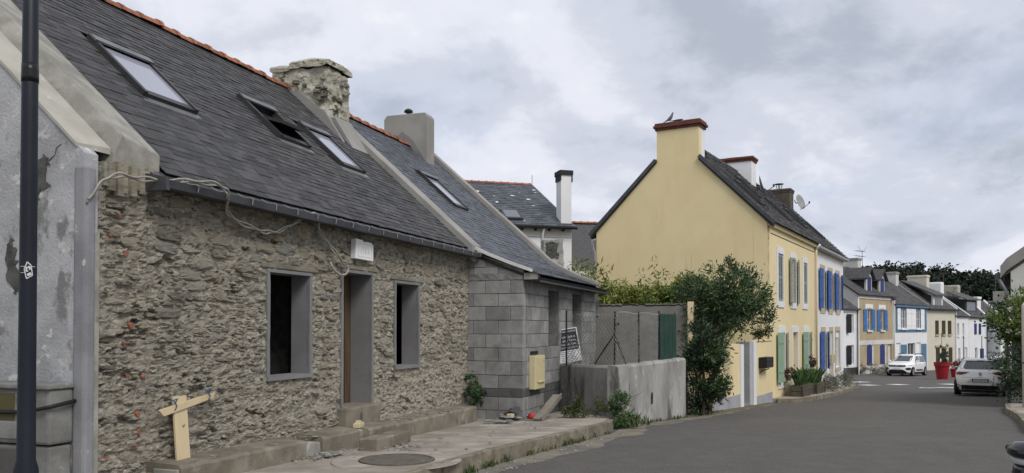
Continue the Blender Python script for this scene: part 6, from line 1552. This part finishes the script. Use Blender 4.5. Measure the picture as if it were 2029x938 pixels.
# ------------------------------------------------------------------ cars
class Car:
    def __init__(s, name, label, x, y, az, sl, n=5.0):
        s.sl = sl; s.n = n; s.root = thing(name, label, 'car', (x, y, G(y)), R(90 - az), 'parked white cars')
        s.root.rotation_euler = (0, R(1.6) * math.cos(R(az)), R(90 - az))
    def at(s, z):
        S = s.sl
        if z <= S[0][0]: return S[0][1:]
        for i in range(len(S) - 1):
            if z <= S[i + 1][0]:
                t = (z - S[i][0]) / (S[i + 1][0] - S[i][0])
                return tuple(lerp(S[i][k], S[i + 1][k], t) for k in (1, 2, 3))
        return S[-1][1:]
    def body(s, m, z0=None):
        zs = []
        for (a, *_), (b, *_) in zip(s.sl, s.sl[1:]):
            zs += [lerp(a, b, k / 2) for k in range(2)]
        zs.append(s.sl[-1][0]); b = B(); N = 72
        for z in zs:
            xr, xf, hw = s.at(z); cx, hx = (xr + xf) / 2, (xf - xr) / 2
            for k in range(N):
                a = 2 * math.pi * k / N; c, sn = math.cos(a), math.sin(a)
                b.v.append((cx + hx * math.copysign(abs(c) ** (2 / s.n), c), hw * math.copysign(abs(sn) ** (2 / s.n), sn), z))
        for j in range(len(zs) - 1): b.f += [(j * N + k, j * N + (k + 1) % N, (j + 1) * N + (k + 1) % N, (j + 1) * N + k) for k in range(N)]
        b.f += [tuple(range(N - 1, -1, -1)), tuple((len(zs) - 1) * N + k for k in range(N))]
        s.b = b.build('body', m, s.root, True); return s.b
    def end(s, nm, m, rows, front=False, off=.006, nq=10, label=None):  # rows (z, y0, y1) on the tail or nose
        b = B()
        R_ = []
        for (a, c) in zip(rows, rows[1:]):
            R_ += [tuple(lerp(p, q, k / 3) for p, q in zip(a, c)) for k in range(3)]
        R_.append(rows[-1])
        for z, y0, y1 in R_:
            xr, xf, hw = s.at(z); cx, hx = (xr + xf) / 2, (xf - xr) / 2
            for i in range(nq + 1):
                y = lerp(y0, y1, i / nq); q = max(-.9995, min(.9995, y / hw)); e = hx * (1 - abs(q) ** s.n) ** (1 / s.n)
                b.v.append((cx + (e + off if front else -e - off), q * hw * (1 + off), z))
        n = nq + 1
        for j in range(len(R_) - 1): b.f += [(j * n + i, j * n + i + 1, (j + 1) * n + i + 1, (j + 1) * n + i) for i in range(nq)]
        return b.build(nm, m, s.root, True, label=label)
    def side(s, nm, m, rows, sg, off=.006, nq=10):                   # rows (z, x0, x1) on a flank
        b = B(); R_ = []
        for (a, c) in zip(rows, rows[1:]): R_ += [tuple(lerp(p, q, k / 3) for p, q in zip(a, c)) for k in range(3)]
        R_.append(rows[-1])
        for z, x0, x1 in R_:
            xr, xf, hw = s.at(z); cx, hx = (xr + xf) / 2, (xf - xr) / 2
            for i in range(nq + 1):
                x = lerp(x0, x1, i / nq); p = max(-.999, min(.999, (x - cx) / hx)); b.v.append((x, sg * (hw * (1 - abs(p) ** s.n) ** (1 / s.n) + off), z))
        n = nq + 1
        for j in range(len(R_) - 1): b.f += [(j * n + i, j * n + i + 1, (j + 1) * n + i + 1, (j + 1) * n + i) for i in range(nq)]
        return b.build(nm, m, s.root, True)
    def wheels(s, xs_, r, hw):
        for x in xs_:
            for sg in (-1, 1):
                rows = []
                for k in range(9):
                    a = math.pi * k / 8; rr = r + .055; rows.append((r + rr * math.sin(a / 2) if False else .02 + 0, 0, 0))
                rows = [(z, x - math.sqrt(max(0, (r + .06) ** 2 - (z - r) ** 2)), x + math.sqrt(max(0, (r + .06) ** 2 - (z - r) ** 2))) for z in [.20 + (2 * r + .055 - .20) * k / 8 for k in range(9)]]
                s.side('wheel_arch', 'plastic_dark', rows, sg, .010)
                b = B(); b.lathe([(r * .55, -.10), (r * .93, -.11), (r, -.08), (r, .08), (r * .93, .11), (r * .55, .10)], n=24)
                t = b.build('wheel', 'rubber', s.root, True); t.location = (x, sg * (hw - .085), r); t.rotation_euler = (R(90), 0, 0)
                b = B(); b.lathe([(.02, .09), (r * .2, .10), (r * .62, .085), (r * .66, .105)], n=20)
                for k in range(5): a = k * 1.2566; b.obox((r * .38 * math.cos(a), r * .38 * math.sin(a), .10), (r * .26 * math.cos(a), r * .26 * math.sin(a), 0), (-.03 * math.sin(a), .03 * math.cos(a), 0), (0, 0, .012))
                o = b.build('rim', 'alloy', t)
                if sg > 0: o.rotation_euler = (R(180), 0, 0)
CL = [(.17, .22, 3.86, .74), (.24, .10, 3.97, .82), (.36, .03, 4.03, .865), (.50, .0, 4.05, .885), (.62, .0, 4.04, .893), (.72, .03, 4.0, .895), (.80, .055, 3.93, .89), (.88, .075, 3.66, .88), (.95, .10, 3.12, .855), (1.00, .14, 2.98, .825),
      (1.08, .22, 2.82, .785), (1.18, .33, 2.58, .735), (1.28, .44, 2.32, .685), (1.36, .52, 2.10, .635), (1.405, .56, 1.92, .585), (1.43, .62, 1.74, .51), (1.445, .85, 1.5, .36), (1.45, 1.0, 1.3, .15)]
def hatch(name, label, x, y, az, plate=True):
    c = Car(name, label, x, y, az, CL); c.body('car_white')
    c.end('rear_glass', 'glass', [(1.02, -.60, .60), (1.07, -.70, .70), (1.20, -.655, .655), (1.325, -.585, .585), (1.345, -.55, .55)])
    c.end('roof_spoiler', 'car_white', [(1.36, -.57, .57), (1.40, -.54, .54)], off=.05); B().tube([(.66, 0, 1.43), (.58, 0, 1.53)], .012, 5).build('aerial', 'black', c.root); bx('brake_light', 'lamp_red', c.root, .49, .53, -.12, .12, 1.345, 1.36)
    c.end('bumper_lower', 'plastic_dark', [(.18, -.73, .73), (.26, -.78, .78), (.34, -.74, .74), (.40, -.62, .62), (.42, -.60, .60)], off=.010)
    c.end('trim_strip', 'zinc_pale', [(.235, -.52, .52), (.255, -.52, .52)], off=.018)
    for sg in (-1, 1):
        o = c.end('tail_lamp', 'lamp_red', [(.80, sg * .63, sg * .885), (.845, sg * .50, sg * .885), (.885, sg * .40, sg * .875), (.915, sg * .36, sg * .86)], off=.008)
        c.end('lamp_trim', 'plastic_dark', [(.87, sg * .48, sg * .70), (.88, sg * .48, sg * .70)], off=.012)
        c.side('side_window', 'glass', [(.97, .55, 2.75), (1.05, .50, 2.70), (1.2, .62, 2.45), (1.33, .80, 2.12)], sg)
        m_ = B().box(-.06, .10, -.10, .10, -.06, .07).build('mirror', 'car_white', c.root, bevel=.03); m_.location = (2.62, sg * .95, .99)
        B().box(-.063, -.055, -.09, .09, -.05, .06).build('mirror_glass', 'glass', m_)
        c.end('reflector', 'lamp_red', [(.40, sg * .66, sg * .78), (.425, sg * .66, sg * .78)], off=.012)
    c.end('recess_shade', 'white_dirty', [(.50, -.46, .46), (.60, -.34, .34), (.66, -.27, .27)], off=.003)  # shade of the plate recess painted as greyer white on the flat tail
    c.end('tailgate_edge', 'zinc', [(.705, -.62, .62), (.712, -.62, .62)], off=.008); c.end('recess_edge', 'zinc', [(.655, -.30, .30), (.668, -.27, .27)], off=.007)
    for sg in (-1, 1): c.end('recess_edge', 'zinc', [(.555, sg * .42, sg * .44), (.655, sg * .28, sg * .30)], off=.007)
    p = c.end('number_plate', 'plastic_dark', [(.535, -.27, .27), (.655, -.27, .27)], off=.012); c.end('plate_face', 'sign_white', [(.548, -.23, .23), (.642, -.23, .23)], off=.016)
    for sg in (-1, 1): c.end('plate_band', 'paint_navy', [(.548, sg * .235, sg * .262), (.642, sg * .235, sg * .262)], off=.017)
    if plate: text('lettering', 'GM-429-SG', .085, 'black', c.root, Matrix.Translation((-.022, 0, .596)) @ Matrix.Rotation(R(-90), 4, 'Z') @ Matrix.Rotation(R(90), 4, 'X'), .001)
    e = B()
    for s_ in (1, .5):
        pass
    P = [(0, .082), (.055, 0), (0, -.082), (-.055, 0)]; Q = [(0, .046), (.026, 0), (0, -.046), (-.026, 0)]
    for i in range(4): e.add([(.0, *P[i]), (.0, *P[(i + 1) % 4]), (.0, *Q[(i + 1) % 4]), (.0, *Q[i]), (-.012, *P[i]), (-.012, *P[(i + 1) % 4]), (-.012, *Q[(i + 1) % 4]), (-.012, *Q[i])], [(4, 5, 6, 7), (0, 1, 5, 4), (3, 2, 6, 7)])
    o = e.build('emblem', 'plastic_dark', c.root); o.location = (c.at(.84)[0] - .006, 0, .845)
    text('model_lettering', 'C L I O', .05, 'zinc', c.root, Matrix.Translation((c.at(.75)[0] - .010, 0, .745)) @ Matrix.Rotation(R(-90), 4, 'Z') @ Matrix.Rotation(R(90), 4, 'X'), .001)
    c.side('door_line', 'zinc', [(.4, 1.42, 1.43), (.95, 1.42, 1.43)], -1, .003, 1); c.wheels((.74, 3.32), .315, .885); bx('underbody_light_block', 'plastic_dark', c.root, .3, 3.8, -.7, .7, .13, .2)  # dark box added below the body to block light
    return c
hatch('hatchback_car', 'white hatchback seen from behind, parked at the right beside the bushes', 17.72, 30.6, 33)
JL = [(.20, .15, 4.42, .78), (.30, .05, 4.52, .86), (.45, .0, 4.55, .885), (.60, .0, 4.54, .893), (.75, .02, 4.51, .893), (.86, .03, 4.44, .888), (.95, .04, 4.25, .88), (1.02, .06, 3.75, .865), (1.08, .08, 3.42, .84), (1.18, .12, 3.22, .80), (1.32, .20, 2.92, .745), (1.44, .28, 2.65, .70),
      (1.54, .35, 2.40, .65), (1.59, .40, 2.18, .60), (1.615, .5, 1.95, .5), (1.63, .8, 1.6, .25)]
c = Car('people_carrier_car', 'white people carrier with black roof rails, parked facing us by the ochre house', 31.45, 62.9, 223, JL); c.body('car_white')
c.end('windscreen', 'glass', [(1.10, -.70, .70), (1.2, -.74, .74), (1.40, -.665, .665), (1.52, -.60, .60)], True)
c.end('grille', 'plastic_dark', [(.70, -.52, .52), (.76, -.62, .62), (.82, -.66, .66), (.845, -.60, .60)], True, .010)
c.end('badge', 'chrome', [(.765, -.13, .13), (.795, -.13, .13)], True, .02); c.end('lower_intake', 'plastic_dark', [(.22, -.74, .74), (.30, -.72, .72), (.42, -.56, .56), (.50, -.42, .42)], True, .010)
c.end('number_plate', 'sign_white', [(.55, -.26, .26), (.65, -.26, .26)], True, .014)
for k in (-3, -2, 2, 3): c.end('grille_mark', 'chrome', [(.765, k * .15 - .035, k * .15 + .035), (.795, k * .15 - .035, k * .15 + .035)], True, .018)
for sg in (-1, 1):
    c.end('headlight', 'lamp_clear', [(.775, sg * .60, sg * .84), (.82, sg * .52, sg * .86), (.855, sg * .56, sg * .85)], True, .012); c.end('fog_surround', 'plastic_dark', [(.46, sg * .70, sg * .80), (.54, sg * .56, sg * .84), (.62, sg * .60, sg * .84), (.66, sg * .68, sg * .80)], True, .010)
    c.side('side_window', 'glass', [(1.04, .50, 3.30), (1.12, .42, 3.20), (1.30, .48, 2.80), (1.45, .62, 2.45), (1.49, .7, 2.3)], sg); c.side('sill_cladding', 'plastic_dark', [(.22, .3, 4.3), (.32, .3, 4.3)], sg, .008)
    c.side('door_protector', 'plastic_dark', [(.40, 1.35, 2.85), (.46, 1.35, 3.0), (.52, 1.7, 3.05)], sg, .010); c.side('door_pillar', 'car_white', [(1.04, 2.02, 2.08), (1.48, 1.80, 1.86)], sg, .010, 2)
    B().tube([(.55, sg * .62, 1.58), (.75, sg * .62, 1.66), (1.4, sg * .61, 1.685), (2.1, sg * .59, 1.66), (2.3, sg * .58, 1.59)], .025, 6).build('roof_rail', 'plastic_dark', c.root, True)
    m_ = B().box(-.08, .08, -.11, .11, -.07, .08).build('mirror', 'car_white', c.root, bevel=.03); m_.location = (3.05, sg * .98, 1.09)
    for x in (1.1, 2.15): bx('door_handle', 'zinc_pale', c.root, x - .08, x + .08, sg * .885 - .012, sg * .885 + .018, .88, .91)
c.wheels((.78, 3.68), .335, .89); bx('underbody_light_block', 'plastic_dark', c.root, .3, 4.3, -.7, .7, .16, .24)  # box under the floor added as a light block
# another white car far down the street
hatch('hatchback_car', 'small distant white car half hidden behind the flowering bush', 37.6, 62.5, 40, False)

# scooter whose front end just enters the picture at lower right
sc_ = thing('scooter', 'black and white scooter parked in the right foreground, only its front edge visible', 'scooter', (2.60, 4.0, 0), R(178))
def sct(nm, m, b, **k): return b.build(nm, m, sc_, True, **k)
sct('headset', 'black_gloss', B().lathe([(.115, .958), (.135, .975), (.13, 1.0), (.10, 1.03), (.03, 1.04)], (0, 0, 0), 24))
sct('indicator', 'lamp_clear', B().lathe([(.10, .925), (.115, .93), (.115, .957), (.10, .957)], (0, 0, 0), 24)); sct('collar', 'black_gloss', B().lathe([(.05, .70), (.10, .80), (.115, .88), (.105, .924)], (0, 0, 0), 16))
fb = B()
for k in range(9):
    t = k / 8; w = .20 * math.sin(.5 + 2.1 * t) + .02; x = .11 - .06 * t * t; z = .30 + .62 * t
    fb.v += [(x + .05 * (1 - (q / 4 - 1) ** 2) - .04, w * (q / 4 - 1), z) for q in range(9)]
for j in range(8): fb.f += [(j * 9 + q, j * 9 + q + 1, (j + 1) * 9 + q + 1, (j + 1) * 9 + q) for q in range(8)]
o = sct('front_shield', 'car_white', fb); md = o.modifiers.new('s', 'SOLIDIFY'); md.thickness = .02
fb = B()
for k in range(9):
    a = R(20 + 17 * k); fb.v += [(.20 + .27 * math.cos(a), y, .24 + .27 * math.sin(a) - abs(y) * .25) for y in (-.08, -.04, 0, .04, .08)]
for j in range(8): fb.f += [(j * 5 + q, j * 5 + q + 1, (j + 1) * 5 + q + 1, (j + 1) * 5 + q) for q in range(4)]
o = sct('mudguard', 'car_white', fb); md = o.modifiers.new('s', 'SOLIDIFY'); md.thickness = .012
def wheel(x):
    t = B().lathe([(.12, -.045), (.20, -.05), (.235, -.02), (.235, .02), (.20, .05), (.12, .045)], n=24).build('wheel', 'rubber', sc_, True); t.location = (x, 0, .235); t.rotation_euler = (R(90), 0, 0)
    B().lathe([(.03, -.04), (.12, -.035), (.12, .035), (.03, .04)], n=16).build('rim', 'alloy', t)
wheel(.20); wheel(-1.05)
sct('handlebar', 'black', B().tube([(-.05, -.34, .96), (0, -.16, .98), (0, .16, .98), (-.05, .34, .96)], .018, 8)); sct('fork', 'alloy', B().tube([(.20, .07, .24), (.06, .07, .62), (0, .0, .9)], .022, 6))
sct('floorboard', 'plastic_dark', B().box(-.55, -.0, -.16, .16, .26, .31)); sct('rear_body', 'car_white', B().prism([(-.50, .30), (-1.25, .38), (-1.32, .62), (-1.2, .72), (-.52, .68)], 'y', -.15, .15), bevel=.04); sct('saddle', 'black', B().prism([(-.48, .69), (-1.24, .73), (-1.25, .80), (-.9, .80), (-.55, .77)], 'y', -.13, .13), bevel=.03)
sct('stand', 'iron', B().tube([(-.5, -.12, .28), (-.55, -.2, .0)], .014, 5))

# planters, distant plants and posts in the street
rp_ = thing('red_planter', 'large round bright red planter standing in the street with a cordyline', 'planter', (28.1, 52.8, G(52.8)))
B().lathe([(.32, 0), (.44, .86), (.485, .87), (.50, 1.12), (.45, 1.12), (.42, 1.02), (.05, 1.02)], n=28).build('pot', 'red_plastic', rp_)
pl_ = B(); pl_.tube([(-.03, 0, 1.0), (-.02, 0, 1.9), (-.03, 0, 2.9)], [.022, .018, .010], 5); pl_.tube([(.2, 0, 1.0), (.22, .02, 1.6), (.2, 0, 2.0)], [.02, .016, .01], 5); pl_.build('stems', 'bark', rp_)
b = B(); leaves(b, 620, blob((.16, 0, 1.62), (.26, .26, .58), 18), .14, .03); leaves(b, 200, blob((0, 0, 1.16), (.42, .42, .14), 12), .12, .03); b.build('foliage', 'leaf_dark', rp_, stuff=True); b = B(); leaves(b, 60, blob((0, 0, 2.85), (.06, .06, .25), 5), .1, .02); b.build('flower_spike', 'leaf_straw', rp_, stuff=True)
rf = thing('red_flower_pot', 'smaller red pot brimming with red flowers behind the big red planter', 'planter', (31.2, 57.0, G(57)))
B().lathe([(.18, 0), (.27, .55), (.29, .56), (.29, .62), (.1, .60)], n=18).build('pot', 'red_plastic', rf); b = B(); leaves(b, 420, blob((.05, 0, .85), (.38, .3, .28), 14), .10, .06); b.build('flowers', 'petal_red', rf, stuff=True)
for i, (px_, y, lbl) in enumerate((((1905), 63.0, 'dark planter with upright spiky plants beyond the white hatchback'), (1925, 64.5, 'dark spiky plant in a low trough behind the white hatchback roof'))):
    x = (px_ - 1014.5) / 1600 * y; t = thing('spiky_plant', lbl, 'plant', (x, y, G(y)), 0, 'spiky plants down the street'); bx('trough', 'frame_grey', t, -.5, .5, -.25, .25, 0, .6, .02)
    b = B()
    for k in range(110):
        a = random.random() * 6.28; L = random.uniform(.5, 1.0); p = Vector((random.uniform(-.4, .4), 0, .58)); d = Vector((math.cos(a) * .5, math.sin(a) * .5, 1)).normalized(); s = Vector((-math.sin(a), math.cos(a), 0)) * .03
        b.add([p - s, p + s, p + d * L], [(0, 1, 2)])
    b.build('spikes', 'leaf_dark', t, stuff=True)
for i, (px_, y, lbl) in enumerate(((1909, 66.0, 'thin dark post in front of the plain white house'), (1945, 68.0, 'thin dark post in front of the blue shuttered white house'))):
    x = (px_ - 1014.5) / 1600 * y; t = thing('slim_post', lbl, 'post', (x, y, G(y)), 0, 'slim posts down the street'); B().tube([(0, 0, 0), (0, 0, 3.1)], [.05, .03], 6).build('shaft', 'zinc', t)
for i, (u, lbl, s) in enumerate(((.8, 'grey plant clump at the foot of the ochre house near its left corner', 1.0), (3.3, 'grey plant clump between the two navy shutters of the ochre house', 1.25), (5.9, 'grey plant clump beside the white people carrier', 1.0))):
    x, y = fr_pt(OX, OY, 44, u, -.5); bush('silver_plant', lbl, 'plant', (x, y, G(y)), [('leaf_grey', (0, 0, .32), (1.0 * s, .45, .42), 22, 700, .16, .04, 'foliage')], 'silvery plants along the house fronts')

# ------------------------------------------------------------------ wooded hill
b = B(); nx_, ny_ = 40, 16
def hz(x, y):
    t = max(0, min(1, (y - 140) / 75)); s = max(0, 1 - abs((x - 90) / 190) ** 2.2); return G(y) + max(2, min(14.0, 12.0 - .13 * (x - 118))) * t * t * (3 - 2 * t)
for j in range(ny_ + 1):
    for i in range(nx_ + 1): x, y = -100 + i * 10, 136 + j * 14; b.v.append((x, y, hz(x, y) - .3))
for j in range(ny_):
    for i in range(nx_): a = j * (nx_ + 1) + i; b.f.append((a, a + 1, a + nx_ + 2, a + nx_ + 1))
structure(b.build('hill', 'leaf_pine', None, True))
b = B(); tk = B(); rs = random.Random(31)
for k in range(600):
    y = rs.uniform(180, 240); x = y * rs.uniform(.36, .74); H = rs.uniform(5.5, 9.5); z = hz(x, y); w = H * rs.uniform(.28, .45)
    tk.tube([(x, y, z - .5), (x, y, z + H * .6)], .2, 4)
    cl_ = [Vector((rs.gauss(0, .5) * w, rs.gauss(0, .5) * w, H * rs.uniform(.35, 1.0))) for _ in range(9)]
    for _ in range(460):
        c0 = rs.choice(cl_); p = c0 + Vector((rs.gauss(0, 1), rs.gauss(0, 1), rs.gauss(0, .7))) * w * .26
        d = Vector((rs.gauss(0, 1), rs.gauss(0, 1), rs.gauss(0, .6))).normalized() * rs.uniform(.25, .55); s = d.cross(Vector((rs.gauss(0, 1), rs.gauss(0, 1), rs.gauss(0, 1)))).normalized() * rs.uniform(.16, .34)
        q = Vector((x, y, z)) + p; b.add([q - d, q - s, q + d, q + s], [(0, 1, 2, 3)])
o = b.build('woodland', 'leaf_pine'); o['kind'] = 'stuff'; o['label'] = 'dark pine wood covering the hill beyond the roofs'
o = tk.build('woodland_trunks', 'bark'); o['kind'] = 'stuff'; o['label'] = 'trunks of the pine wood on the hill'
for k, lbl in enumerate(('pale house half hidden among the dark pines, nearer the cream house', 'pale house half hidden among the dark pines, farther right above the grey gable')):
    y = 205 + k * 4; x = y * (.575 + .035 * k); t = thing('hillside_house', lbl, 'house', (x, y, hz(x, y)), R(20), 'pale houses among the pines')
    B().box(-2, 2, -2, 2, -1, 6.2).build('wall', 'white_dirty', t); B().prism([(-2.3, 6.2), (0, 8.2), (2.3, 6.2)], 'x', -2.2, 2.2).build('roof', 'slate_far', t)
